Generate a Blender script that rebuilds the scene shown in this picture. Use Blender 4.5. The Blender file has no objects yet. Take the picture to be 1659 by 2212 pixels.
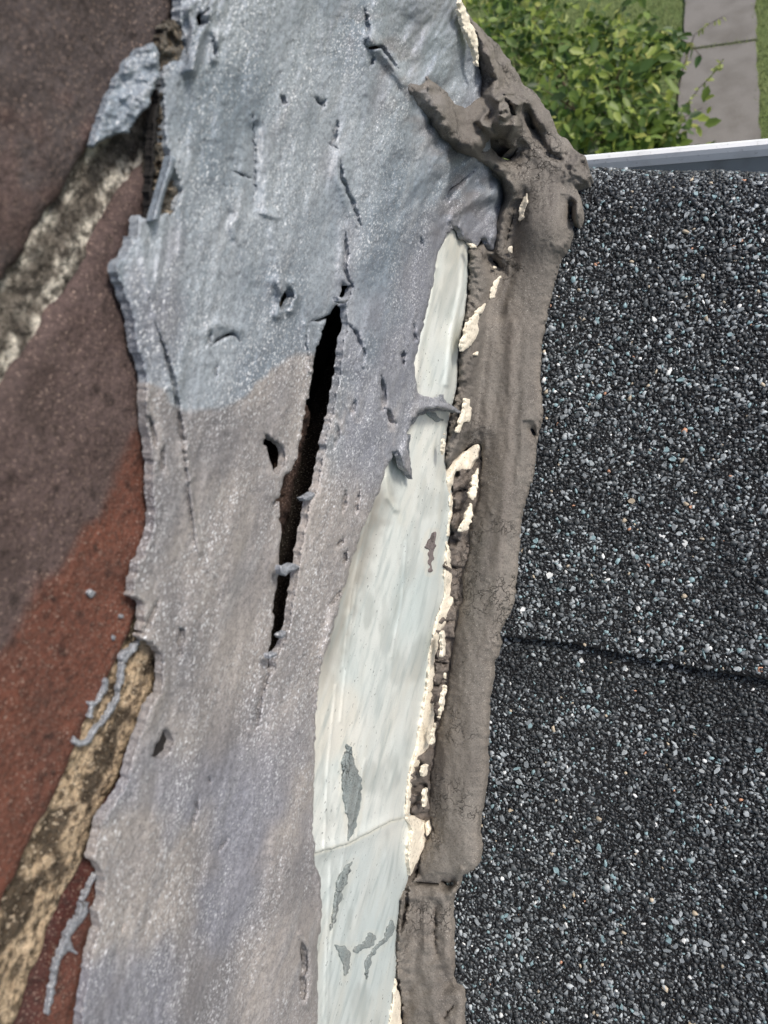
import bpy, math
import numpy as np

rng = np.random.default_rng(7)
scene = bpy.context.scene
col = scene.collection

# ------------------------------------------------------------------ camera
# Site axes: X = out from the chimney side, Y = along the chimney (up the roof), Z = up.
E = np.array([-0.9105, -0.1003, 0.4013]); J = np.array([0.280, -0.8646, 0.4184])
E /= np.linalg.norm(E); J -= E * J.dot(E); J /= np.linalg.norm(J)
G = np.cross(E, J)
M = np.stack([-E, J, -G])                 # lens frame (right, down, forward) -> site frame
CAM = np.array([0.121, 0.0, 0.406])
FPX, CX, CY = 1600.0, 829.5, 1106.0       # lens calibration of the survey photograph (1659 x 2212)
cd = bpy.data.cameras.new('camera'); cam = bpy.data.objects.new('camera', cd); col.objects.link(cam)
from mathutils import Matrix, Vector
R_, D_, F_ = M[:, 0], M[:, 1], M[:, 2]
cam.matrix_world = Matrix([[R_[i], -D_[i], -F_[i], CAM[i]] for i in range(3)] + [[0, 0, 0, 1]])
cd.sensor_fit = 'VERTICAL'; cd.sensor_height = 9.8; cd.sensor_width = 7.35
cd.lens = 9.8 * FPX / 2212.0
cd.clip_start = 0.01; cd.clip_end = 400
cd.dof.use_dof = True; cd.dof.focus_distance = 0.34; cd.dof.aperture_fstop = 5.6
scene.camera = cam

# ------------------------------------------------------------------ sky, sun, exposure
SUN_EL, SUN_AZ = math.radians(52), math.radians(70)     # azimuth from +Y towards +X
w = bpy.data.worlds.new('World'); scene.world = w; w.use_nodes = True
nt = w.node_tree; nt.nodes.clear()
sky = nt.nodes.new('ShaderNodeTexSky'); sky.sky_type = 'NISHITA'; sky.sun_disc = False
sky.sun_elevation = SUN_EL; sky.sun_rotation = SUN_AZ
sky.air_density = 1.0; sky.dust_density = 3.0; sky.ozone_density = 1.0
bg = nt.nodes.new('ShaderNodeBackground'); bg.inputs[1].default_value = 0.125
wo = nt.nodes.new('ShaderNodeOutputWorld')
nt.links.new(sky.outputs[0], bg.inputs[0]); nt.links.new(bg.outputs[0], wo.inputs[0])
sl = bpy.data.lights.new('sun', 'SUN'); sl.energy = 2.0; sl.angle = math.radians(12); sl.color = (1.0, 0.95, 0.88)
sun = bpy.data.objects.new('sun', sl); col.objects.link(sun)
sd_ = Vector((math.cos(SUN_EL) * math.sin(SUN_AZ), math.cos(SUN_EL) * math.cos(SUN_AZ), math.sin(SUN_EL)))
sun.rotation_euler = sd_.to_track_quat('Z', 'Y').to_euler(); sun.location = (2, 2, 4)
vs = scene.view_settings
vs.view_transform = 'Standard'; vs.look = 'None'; vs.gamma = 1.0; vs.use_curve_mapping = False; vs.exposure = 0.48
scene.cycles.use_denoising = True
scene.cycles.max_bounces = 6

# ------------------------------------------------------------------ numeric helpers
def lin(r, g, b, k=1.0):
    c = np.array([r, g, b]) / 255.0
    return np.where(c <= 0.04045, c / 12.92, ((c + 0.055) / 1.055) ** 2.4) * k

def hsh(ix, iy, seed):
    h = (ix.astype(np.int64) * 374761393 + iy.astype(np.int64) * 668265263 + seed * 974711) & 0x7fffffff
    h = ((h ^ (h >> 13)) * 1274126177) & 0x7fffffff
    h = ((h ^ (h >> 16)) * 668265263) & 0x7fffffff
    return (h & 0xffffff) / float(0xffffff)

def vn(x, y, seed):
    ix, iy = np.floor(x), np.floor(y)
    fx, fy = x - ix, y - iy
    fx = fx * fx * fx * (fx * (fx * 6 - 15) + 10); fy = fy * fy * fy * (fy * (fy * 6 - 15) + 10)
    a, b = hsh(ix, iy, seed), hsh(ix + 1, iy, seed)
    c, d = hsh(ix, iy + 1, seed), hsh(ix + 1, iy + 1, seed)
    return (a * (1 - fx) + b * fx) * (1 - fy) + (c * (1 - fx) + d * fx) * fy

def fbm(x, y, s, seed, oct=4, ax=1.0, tilt=0.0):
    """zero-mean fractal noise, feature size s, stretched ax times along y (tilted)"""
    x = x + tilt * y
    out, amp, tot = 0, 1.0, 0
    for o in range(oct):
        out = out + amp * (vn(x / s * 2 ** o + 17.3 * o, y / (s * ax) * 2 ** o - 9.1 * o, seed + 31 * o) - 0.5)
        tot += amp; amp *= 0.5
    return out * 2 / tot

def ss(a, b, x):
    t = np.clip((x - a) / (b - a), 0, 1); return t * t * (3 - 2 * t)

def seg_d(x, y, pts, closed=False):
    pts = np.asarray(pts, float); n = len(pts)
    best = np.full(x.shape, 1e9)
    for i in range(n if closed else n - 1):
        a, b = pts[i], pts[(i + 1) % n]
        dx, dy = b - a; L = dx * dx + dy * dy + 1e-9
        t = np.clip(((x - a[0]) * dx + (y - a[1]) * dy) / L, 0, 1)
        best = np.minimum(best, (x - a[0] - t * dx) ** 2 + (y - a[1] - t * dy) ** 2)
    return np.sqrt(best)

def inside(x, y, pts):
    pts = np.asarray(pts, float); n = len(pts); c = np.zeros(x.shape, bool)
    for i in range(n):
        a, b = pts[i], pts[(i + 1) % n]
        if a[1] == b[1]: continue
        cond = (a[1] > y) != (b[1] > y)
        c ^= cond & (x < (b[0] - a[0]) * (y - a[1]) / (b[1] - a[1]) + a[0])
    return c

def local(x, y, pts, pad):
    p = np.asarray(pts, float)
    return (x > p[:, 0].min() - pad) & (x < p[:, 0].max() + pad) & (y > p[:, 1].min() - pad) & (y < p[:, 1].max() + pad)

def psdf(x, y, pts, far=60.0):
    """signed distance to a closed outline, negative inside"""
    out = np.full(x.shape, far)
    m = local(x, y, pts, far)
    if m.any():
        d = seg_d(x[m], y[m], pts, True)
        out[m] = np.where(inside(x[m], y[m], pts), -d, np.minimum(d, far))
    return out

def pdist(x, y, pts, far=60.0):
    out = np.full(x.shape, far)
    m = local(x, y, pts, far)
    if m.any(): out[m] = np.minimum(seg_d(x[m], y[m], pts), far)
    return out

def rays(px, py):
    return (px - CX)[..., None] * R_ + (py - CY)[..., None] * D_ + FPX * F_

NR = np.array([0.0, -0.44721, 0.89443])   # roof normal (6 in 12), roof through the origin
def on_wall(px, py, h):
    v = rays(px, py); t = (h - CAM[0]) / v[..., 0]
    return CAM + v * t[..., None]
def on_roof(px, py, h):
    v = rays(px, py); t = (h - CAM.dot(NR)) / v.dot(NR)
    return CAM + v * t[..., None]
def on_level(px, py, z):
    px, py = np.asarray(px, float), np.asarray(py, float)
    v = rays(px, py); t = (z - CAM[2]) / v[..., 2]
    return CAM + v * t[..., None]
def to_px(P):
    q = (P - CAM) @ M
    return CX + FPX * q[..., 0] / q[..., 2], CY + FPX * q[..., 1] / q[..., 2]

# ------------------------------------------------------------------ mesh helpers
def mesh_obj(name, V, F, mat, parent=None, colors=None, smooth=True):
    me = bpy.data.meshes.new(name)
    V = np.asarray(V, np.float32)
    if isinstance(F, np.ndarray):
        n, k = F.shape
        me.vertices.add(len(V)); me.vertices.foreach_set('co', V.ravel())
        me.loops.add(n * k); me.loops.foreach_set('vertex_index', F.astype(np.int32).ravel())
        me.polygons.add(n); me.polygons.foreach_set('loop_start', np.arange(0, n * k, k, dtype=np.int32))
        me.update(calc_edges=True); me.validate()
    else:
        me.from_pydata(V.tolist(), [], F); me.update()
    if smooth: me.polygons.foreach_set('use_smooth', np.ones(len(me.polygons), bool))
    if colors is not None:
        a = me.color_attributes.new('Col', 'FLOAT_COLOR', 'POINT')
        c = np.ones((len(V), 4), np.float32); c[:, :3] = colors
        a.data.foreach_set('color', c.ravel())
    me.materials.append(mat)
    o = bpy.data.objects.new(name, me); col.objects.link(o)
    if parent: o.parent = parent
    return o

def empty(name, loc=(0, 0, 0)):
    o = bpy.data.objects.new(name, None); o.location = loc; o.empty_display_size = 0.05; col.objects.link(o); return o
def tag(o, label=None, cat=None, group=None, kind=None):
    for k, v in (('label', label), ('category', cat), ('group', group), ('kind', kind)):
        if v: o[k] = v
    return o

def layer(name, outline, mat, pos, hfun, cfun=None, step=3.0, thick=0.003, edge=12.0, warp=(3.0, 14.0),
          holes=(), cracks=(), parent=None, seed=1, skirt=None, trim=None):
    """A spread of material following a traced outline, laid on a real surface (pos) with its own relief (hfun),
    open holes and cracks, a rounded rim and a closed edge of real thickness."""
    p = np.asarray(outline, float)
    xs = np.arange(p[:, 0].min() - 8, p[:, 0].max() + 8 + step, step)
    ys = np.arange(p[:, 1].min() - 8, p[:, 1].max() + 8 + step, step)
    X, Y = np.meshgrid(xs, ys)
    wx = X + warp[0] * (fbm(X, Y, warp[1], seed + 5, 3) * 1.6 + fbm(X, Y, warp[1] * 4, seed + 6, 2))
    wy = Y + warp[0] * (fbm(X, Y, warp[1], seed + 7, 3) * 1.6 + fbm(X, Y, warp[1] * 4, seed + 8, 2))
    S = psdf(wx, wy, outline)
    if trim is not None: S = np.maximum(S, trim(X, Y))
    for h in holes: S = np.maximum(S, -psdf(wx, wy, h) + 2.5)
    cx, cy = X + 3 * fbm(X, Y, 9, seed + 11, 2), Y
    for pts, wd in cracks:
        m = local(X, Y, pts, 20)
        if not m.any(): continue
        q = np.asarray(pts, float)
        d = seg_d(cx[m], cy[m], pts)
        # cracks taper to their ends
        e = np.minimum(np.hypot(X[m] - q[0, 0], Y[m] - q[0, 1]), np.hypot(X[m] - q[-1, 0], Y[m] - q[-1, 1]))
        L = np.hypot(*(q[-1] - q[0])) + 1e-6
        wl = wd * np.clip(0.25 + e / (0.35 * L), 0, 1)
        S[m] = np.maximum(S[m], wl * .62 - d)
    gy, gx = np.gradient(S, step)
    gg = np.maximum(gx * gx + gy * gy, 0.3)
    near = np.abs(S) < step * 1.1
    sh = np.where(near, S / gg, 0)
    PX, PY = X - np.clip(gx * sh, -step, step) * 0.9, Y - np.clip(gy * sh, -step, step) * 0.9
    ok = S < step * 0.55
    q = ok[:-1, :-1] & ok[1:, :-1] & ok[:-1, 1:] & ok[1:, 1:]
    idx = np.arange(X.size).reshape(X.shape)
    Fq = np.stack([idx[:-1, :-1][q], idx[1:, :-1][q], idx[1:, 1:][q], idx[:-1, 1:][q]], 1)
    used = np.unique(Fq); remap = np.full(X.size, -1); remap[used] = np.arange(len(used))
    Fq = remap[Fq]
    px, py, s = PX.ravel()[used], PY.ravel()[used], S.ravel()[used]
    ed = np.concatenate([Fq[:, [0, 1]], Fq[:, [1, 2]], Fq[:, [2, 3]], Fq[:, [3, 0]]])
    key = np.sort(ed, 1); k = key[:, 0].astype(np.int64) * len(px) + key[:, 1]
    _, inv, cnt = np.unique(k, return_inverse=True, return_counts=True)
    be = ed[cnt[inv] == 1]; bv = np.unique(be)
    for _ in range(2):                       # even out the rim
        ax, ay, c = np.zeros(len(px)), np.zeros(len(px)), np.zeros(len(px))
        for i, j in ((0, 1), (1, 0)):
            np.add.at(ax, be[:, i], px[be[:, j]]); np.add.at(ay, be[:, i], py[be[:, j]]); np.add.at(c, be[:, i], 1)
        px[bv] = .5 * px[bv] + .5 * ax[bv] / c[bv]; py[bv] = .5 * py[bv] + .5 * ay[bv] / c[bv]
    s[bv] = 0
    e = np.clip(-s / edge, 0, 1); rim = np.sqrt(np.clip(1 - (1 - e) ** 2, 0, 1))
    h = hfun(px, py, s) + thick * rim
    V, N = pos(px, py, h)
    C = cfun(px, py, s) if cfun else None
    # closed edge
    nb = len(bv); rb = np.full(len(V), -1); rb[bv] = len(V) + np.arange(nb)
    dep = thick * 1.2 if skirt is None else skirt
    V1 = V[bv]; V2 = V1 - N[bv] * dep
    Fs = np.stack([rb[be[:, 1]], rb[be[:, 0]], rb[be[:, 0]] + nb, rb[be[:, 1]] + nb], 1)
    V = np.concatenate([V, V1, V2]); F = np.concatenate([Fq, Fs])
    if C is not None: C = np.concatenate([C, C[bv], C[bv]])
    return mesh_obj(name, V, F, mat, parent, C)

def wallpos(h): return lambda px, py, r: (on_wall(px, py, h + r), np.broadcast_to(np.array([1.0, 0, 0]), px.shape + (3,)))

def box(x0, x1, y0, y1, z0, z1):
    V = np.array([[x, y, z] for x in (x0, x1) for y in (y0, y1) for z in (z0, z1)], float)
    F = [[0, 1, 3, 2], [4, 6, 7, 5], [0, 4, 5, 1], [2, 3, 7, 6], [0, 2, 6, 4], [1, 5, 7, 3]]
    return V, F

# ------------------------------------------------------------------ materials
def material(name, base=(0.5, 0.5, 0.5), attr=False, rough=0.8, spec=0.3, bumps=(), mottle=(), specks=None, metal=0.0, sheen=0.0,
             transl=0.0, coords='Object', craq=None):
    m = bpy.data.materials.new(name); m.use_nodes = True
    t = m.node_tree; N, L = t.nodes, t.links
    b = N['Principled BSDF']
    b.inputs['Roughness'].default_value = rough; b.inputs['Specular IOR Level'].default_value = spec
    b.inputs['Metallic'].default_value = metal
    tc = N.new('ShaderNodeTexCoord')
    def noise(scale, stretch=(1, 1, 1), detail=3.0):
        mp = N.new('ShaderNodeMapping'); mp.inputs['Scale'].default_value = stretch
        L.new(tc.outputs[coords], mp.inputs[0])
        n = N.new('ShaderNodeTexNoise'); n.inputs['Scale'].default_value = scale; n.inputs['Detail'].default_value = detail
        L.new(mp.outputs[0], n.inputs['Vector']); return n.outputs['Fac']
    def ramp(f, a, c):
        r = N.new('ShaderNodeMapRange'); r.inputs[1].default_value = a; r.inputs[2].default_value = c
        L.new(f, r.inputs[0]); return r.outputs[0]
    def mix(kind, f, a, c):
        x = N.new('ShaderNodeMix'); x.data_type = 'RGBA'; x.blend_type = kind
        for s, v in ((x.inputs[0], f), (x.inputs[6], a), (x.inputs[7], c)):
            if isinstance(v, (int, float)): s.default_value = v
            elif isinstance(v, (tuple, list, np.ndarray)): s.default_value = (*v, 1)
            else: L.new(v, s)
        return x.outputs[2]
    if attr:
        a = N.new('ShaderNodeAttribute'); a.attribute_name = 'Col'; c = a.outputs['Color']
    else:
        rg = N.new('ShaderNodeRGB'); rg.outputs[0].default_value = (*base, 1); c = rg.outputs[0]
    for scale, stretch, colr, lo, hi, amt in mottle:      # blotches of another colour
        f = ramp(noise(scale, stretch), lo, hi)
        mm = N.new('ShaderNodeMath'); mm.operation = 'MULTIPLY'; L.new(f, mm.inputs[0]); mm.inputs[1].default_value = amt
        c = mix('MIX', mm.outputs[0], c, colr)
    if specks:                                            # glinting mineral flakes
        scale, stretch, colr, lo, hi, amt = specks
        f = ramp(noise(scale, stretch, 1.0), lo, hi)
        pm = N.new('ShaderNodeMath'); pm.operation = 'MULTIPLY'; L.new(f, pm.inputs[0]); L.new(ramp(noise(scale * .03, (1, .4, 1)), .34, .62), pm.inputs[1]); f = pm.outputs[0]
        mm = N.new('ShaderNodeMath'); mm.operation = 'MULTIPLY'; L.new(f, mm.inputs[0]); mm.inputs[1].default_value = amt
        c = mix('MIX', mm.outputs[0], c, colr)
        rr = N.new('ShaderNodeMapRange'); rr.inputs[3].default_value = rough; rr.inputs[4].default_value = rough * 0.5
        L.new(f, rr.inputs[0]); L.new(rr.outputs[0], b.inputs['Roughness'])
    L.new(c, b.inputs['Base Color'])
    prev = None
    for scale, stretch, dist, strength in bumps:
        bp = N.new('ShaderNodeBump'); bp.inputs['Distance'].default_value = dist; bp.inputs['Strength'].default_value = strength
        L.new(noise(scale, stretch, 4.0), bp.inputs['Height'])
        if prev: L.new(prev, bp.inputs['Normal'])
        prev = bp.outputs[0]
    if craq:                                              # shrinkage cracks in patches
        wn = N.new('ShaderNodeTexNoise'); wn.inputs['Scale'].default_value = craq * 1.6; L.new(tc.outputs[coords], wn.inputs['Vector'])
        ad = N.new('ShaderNodeMix'); ad.data_type = 'VECTOR'; ad.inputs[0].default_value = 0.012; L.new(tc.outputs[coords], ad.inputs[4]); L.new(wn.outputs['Color'], ad.inputs[5])
        vo = N.new('ShaderNodeTexVoronoi'); vo.feature = 'DISTANCE_TO_EDGE'; vo.inputs['Scale'].default_value = craq; L.new(ad.outputs[1], vo.inputs['Vector'])
        e = ramp(vo.outputs['Distance'], 0.0, 0.05)
        k = ramp(noise(craq * .22), .52, .60)
        iv = N.new('ShaderNodeMath'); iv.operation = 'SUBTRACT'; iv.inputs[0].default_value = 1.0; L.new(k, iv.inputs[1])
        mx = N.new('ShaderNodeMath'); mx.operation = 'MAXIMUM'; L.new(e, mx.inputs[0]); L.new(iv.outputs[0], mx.inputs[1])
        bp = N.new('ShaderNodeBump'); bp.inputs['Distance'].default_value = .0015; bp.inputs['Strength'].default_value = .9
        L.new(mx.outputs[0], bp.inputs['Height'])
        if prev: L.new(prev, bp.inputs['Normal'])
        prev = bp.outputs[0]
    if prev: L.new(prev, b.inputs['Normal'])
    if transl:
        o = N['Material Output']; tr = N.new('ShaderNodeBsdfTranslucent'); L.new(c, tr.inputs[0])
        ms = N.new('ShaderNodeMixShader'); ms.inputs[0].default_value = transl
        L.new(b.outputs[0], ms.inputs[1]); L.new(tr.outputs[0], ms.inputs[2]); L.new(ms.outputs[0], o.inputs[0])
    return m

M_COAT = material('grey_roof_cement', attr=True, rough=0.42, spec=0.5,
    mottle=[(28, (1, .35, 1), lin(104, 108, 116), .5, .75, .45), (160, (1, .18, 1), lin(196, 196, 196), .55, .8, .35), (160, (1, .14, 1), lin(96, 96, 100), .52, .8, .45),
            (1100, (1, .5, 1), lin(88, 88, 92), .45, .7, .45), (2800, (1, .7, 1), lin(56, 56, 60), .5, .68, .5)],
    specks=(2400, (1, .42, 1), lin(242, 244, 246), .59, .67, .72),
    bumps=[(150, (1, .2, 1), 0.0012, .35), (1100, (1, .6, 1), 0.0003, .5), (2600, (1, .6, 1), 0.0002, .5)])
M_TAR = material('brown_roof_cement', attr=True, rough=0.85, spec=0.22,
    mottle=[(45, (1, .4, 1), lin(142, 134, 124), .48, .75, .5), (90, (1, .3, 1), lin(84, 78, 74), .52, .75, .45), (1400, (1, 1, 1), lin(66, 61, 58), .48, .72, .6), (420, (1, 1, 1), lin(140, 132, 124), .6, .75, .25)],
    specks=(2000, (1, 1, 1), lin(196, 190, 180), .64, .72, .6),
    bumps=[(1500, (1, 1, 1), 0.0003, .6), (330, (1, .5, 1), 0.0010, .2)], craq=150)
M_METAL = material('painted_flashing', attr=True, rough=0.36, spec=0.5,
    mottle=[(45, (1, .5, 1), lin(216, 212, 198), .5, .75, .55), (240, (1, .25, 1), lin(158, 170, 168), .5, .72, .5), (110, (1, .12, 1), lin(236, 236, 230), .55, .75, .3), (2500, (1, 1, 1), lin(150, 158, 156), .55, .75, .4)],
    specks=(800, (1, .6, 1), lin(84, 88, 88), .715, .735, .75),
    bumps=[(60, (1, .4, 1), 0.0012, .25), (900, (1, .3, 1), 0.0001, .35)])
M_CREAM = material('cream_sealant', lin(238, 228, 208), rough=0.6, spec=0.3,
    mottle=[(300, (1, 1, 1), lin(196, 184, 164), .48, .75, .6), (900, (1, 1, 1), lin(110, 102, 92), .6, .7, .7)],
    bumps=[(500, (1, 1, 1), 0.0008, .5)])
M_BRICK = material('fired_clay', attr=True, rough=0.9, spec=0.2,
    mottle=[(800, (1, 1, 1), lin(44, 38, 36), .46, .68, .5), (1900, (1, 1, 1), lin(138, 118, 106), .53, .68, .5), (60, (1, 1, 1), lin(60, 52, 49), .5, .7, .4), (260, (1, 1, 1), lin(40, 34, 32), .58, .7, .6)],
    specks=(1900, (1, 1, 1), lin(200, 175, 160), .68, .74, .55),
    bumps=[(400, (1, 1, 1), 0.0014, .5), (1200, (1, 1, 1), 0.0006, .6)])
M_MORTAR = material('sandy_mortar', attr=True, rough=0.95, spec=0.15,
    mottle=[(500, (1, 1, 1), lin(52, 44, 36), .48, .62, .8), (1300, (1, 1, 1), lin(96, 78, 58), .5, .7, .6)],
    specks=(1000, (1, 1, 1), lin(232, 212, 184), .60, .68, .75),
    bumps=[(420, (1, 1, 1), 0.003, .9), (1500, (1, 1, 1), 0.0012, .8)])
M_MORTAR_OLD = material('weathered_mortar', attr=True, rough=0.95, spec=0.15,
    mottle=[(500, (1, 1, 1), lin(50, 46, 42), .46, .62, .8), (1300, (1, 1, 1), lin(92, 84, 74), .5, .7, .6)],
    specks=(1500, (1, 1, 1), lin(206, 196, 180), .62, .70, .55),
    bumps=[(420, (1, 1, 1), 0.003, .9), (1500, (1, 1, 1), 0.0012, .8)])
M_CORE = material('dark_core_gap_shade', (0.02, 0.018, 0.017), rough=0.95, bumps=[(200, (1, 1, 1), 0.002, .5)])  # near-black core, also used to paint shade into gaps of the coat
M_ASPH = material('asphalt_mat', (0.012, 0.012, 0.013), rough=0.9, mottle=[(900, (1, 1, 1), (.09, .1, .11), .55, .75, .6)],
    bumps=[(900, (1, 1, 1), 0.002, .8)])
M_GRAN = material('stone_granule', attr=True, rough=0.5, spec=0.5, mottle=[(1500, (1, 1, 1), (.05, .055, .06), .5, .8, .3)])
M_WHITE = material('white_gutter_enamel', (0.82, 0.83, 0.82), rough=0.4, spec=0.5, mottle=[(60, (1, 1, 1), (.55, .56, .54), .5, .75, .5), (400, (1, 1, 1), (.35, .35, .33), .62, .74, .5)])
M_GUTTER_IN = material('dirty_gutter_inside', (0.30, 0.33, 0.35), rough=0.7, mottle=[(60, (1, 1, 1), (.16, .16, .15), .5, .8, .6)])
M_WOOD = material('house_siding', (0.55, 0.53, 0.48), rough=0.8)
M_LAWN = material('lawn_soil', (0.13, 0.175, 0.055), rough=0.95, mottle=[(3, (1, 1, 1), (.19, .22, .085), .4, .7, .7), (40, (1, 1, 1), (.06, .085, .025), .45, .7, .6)],
    bumps=[(60, (1, 1, 1), 0.04, .8)])
M_GRASS = material('grass_blade', attr=True, rough=0.6, transl=0.35)
M_LEAF = material('leaf', attr=True, rough=0.45, spec=0.4, transl=0.4)
M_BARK = material('twig_bark', (0.09, 0.065, 0.04), rough=0.9)
M_SLAB = material('path_concrete', (0.19, 0.175, 0.155), rough=0.9, mottle=[(4, (1, 1, 1), (.13, .118, .10), .42, .7, .8), (60, (1, 1, 1), (.27, .26, .24), .55, .8, .4)],
    bumps=[(90, (1, 1, 1), 0.006, .5)])

# ------------------------------------------------------------------ ground far below
GZ = -4.2
tag(mesh_obj('lawn', [[-150, -150, GZ], [150, -150, GZ], [150, 150, GZ], [-150, 150, GZ]], [[0, 1, 2, 3]], M_LAWN), kind='structure',
    label='green lawn far below the roof edge')

path = tag(empty('garden_path', (0, 0, GZ)), kind='structure', label='grey concrete garden path across the lawn')
pl = on_level([1462, 1466, 1474, 1484], [345, 300, 100, -60], GZ)
pr = on_level([1644, 1641, 1634, 1627], [345, 300, 100, -60], GZ)
def slab(a0, a1, b0, b1, n=14):
    L0 = np.linspace(a0, a1, n); R0 = np.linspace(b0, b1, n)
    jl = (rng.random(n) - .5) * .03; jr = (rng.random(n) - .5) * .03
    L0[:, 0] += jl; R0[:, 0] += jr
    L0[:, 2] = R0[:, 2] = 0.03
    top = np.concatenate([L0, R0]); bot = top.copy(); bot[:, 2] = -0.05
    V = np.concatenate([top, bot]); k = 2 * n
    F = []
    for i in range(n - 1):
        F.append([i, n + i, n + i + 1, i + 1]); F.append([i, i + 1, k + i + 1, k + i]); F.append([n + i + 1, n + i, k + n + i, k + n + i + 1])
    F.append([0, k, k + n, n]); F.append([n - 1, 2 * n - 1, k + 2 * n - 1, k + n - 1])
    return mesh_obj('slab', V, F, M_SLAB, path, smooth=False)
def along(pts, y):      # point of a traced path edge at site distance y
    p = pts[np.argsort(pts[:, 1])]
    if y <= p[-1, 1]: return np.array([np.interp(y, p[:, 1], p[:, 0]), y, 0])
    s = (p[-1, 0] - p[0, 0]) / (p[-1, 1] - p[0, 1]); return np.array([p[-1, 0] + s * (y - p[-1, 1]), y, 0])
ysl = on_level([1556], [104], GZ)[0, 1]
slen = 1.75
yb = [ysl - 2 * slen, ysl - slen, ysl, ysl + slen, ysl + 2 * slen, ysl + 3 * slen]
for i in range(len(yb) - 1):
    g = 0.012 if i != 2 else 0.02
    slab(along(pl, yb[i] + g), along(pl, yb[i + 1] - g), along(pr, yb[i] + g), along(pr, yb[i + 1] - g))

# grass: too many blades to count
def blades(n, xr, yr, z, hh, wd, avoid=None):
    x = rng.uniform(*xr, n); y = rng.uniform(*yr, n)
    if avoid is not None:
        k = avoid(x, y); x, y = x[k], y[k]; n = len(x)
    a = rng.uniform(0, 6.28, n); h = rng.uniform(.5, 1, n) * hh; ln = rng.uniform(-.6, .6, (n, 2)) * h[:, None]
    b = np.stack([x, y, np.full(n, z)], 1); d = np.stack([np.cos(a), np.sin(a), 0 * a], 1) * wd
    V = np.concatenate([b - d, b + d, b + np.stack([ln[:, 0], ln[:, 1], h], 1)])
    F = np.stack([np.arange(n), np.arange(n) + n, np.arange(n) + 2 * n], 1)
    g = rng.random((n, 1)); big = (fbm(x, y, .9, 77, 2)[:, None] * .5 + .5)
    C = np.array([.19, .23, .085]) * (1 - g) + np.array([.36, .40, .18]) * g
    C = C * (.75 + .5 * big)
    return V, F, np.concatenate([C, C, C])
def off_path(x, y):
    l = np.array([along(pl, v)[0] for v in y]); r = np.array([along(pr, v)[0] for v in y])
    return (x < l + .015) | (x > r - .015)
V, F, C = blades(46000, (-4.5, 2.2), (4.2, 11.5), GZ, .07, .006, off_path)
tag(mesh_obj('grass', V, F, M_GRASS, None, C, smooth=False), 'short mown grass covering the lawn beside the path', 'grass', kind='stuff')

# ------------------------------------------------------------------ leaves and shrub
def leaf_mesh(name, c, ln=.085, wd=.044):
    V = np.array([[0, 0, 0], [.3 * ln, wd * .5, .004], [.7 * ln, wd * .42, .003], [ln, 0, -.008], [.7 * ln, -wd * .42, .003],
                  [.3 * ln, -wd * .5, .004], [.35 * ln, 0, -.004], [.7 * ln, 0, -.005]])
    F = [[0, 6, 1], [1, 6, 7, 2], [2, 7, 3], [0, 5, 6], [5, 4, 7, 6], [4, 3, 7]]
    return V, F
def rotm(a, b, c):
    ca, sa, cb, sb, cc, sc = np.cos(a), np.sin(a), np.cos(b), np.sin(b), np.cos(c), np.sin(c)
    Rz = np.array([[ca, -sa, 0], [sa, ca, 0], [0, 0, 1]]); Ry = np.array([[cb, 0, sb], [0, 1, 0], [-sb, 0, cb]])
    Rx = np.array([[1, 0, 0], [0, cc, -sc], [0, sc, cc]])
    return Rz @ Ry @ Rx
LEAFC = np.array([[.075, .135, .03], [.13, .20, .045], [.20, .28, .06], [.31, .38, .08], [.46, .48, .14], [.04, .075, .02]])
LP = np.array([.20, .24, .20, .15, .08, .13])
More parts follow.
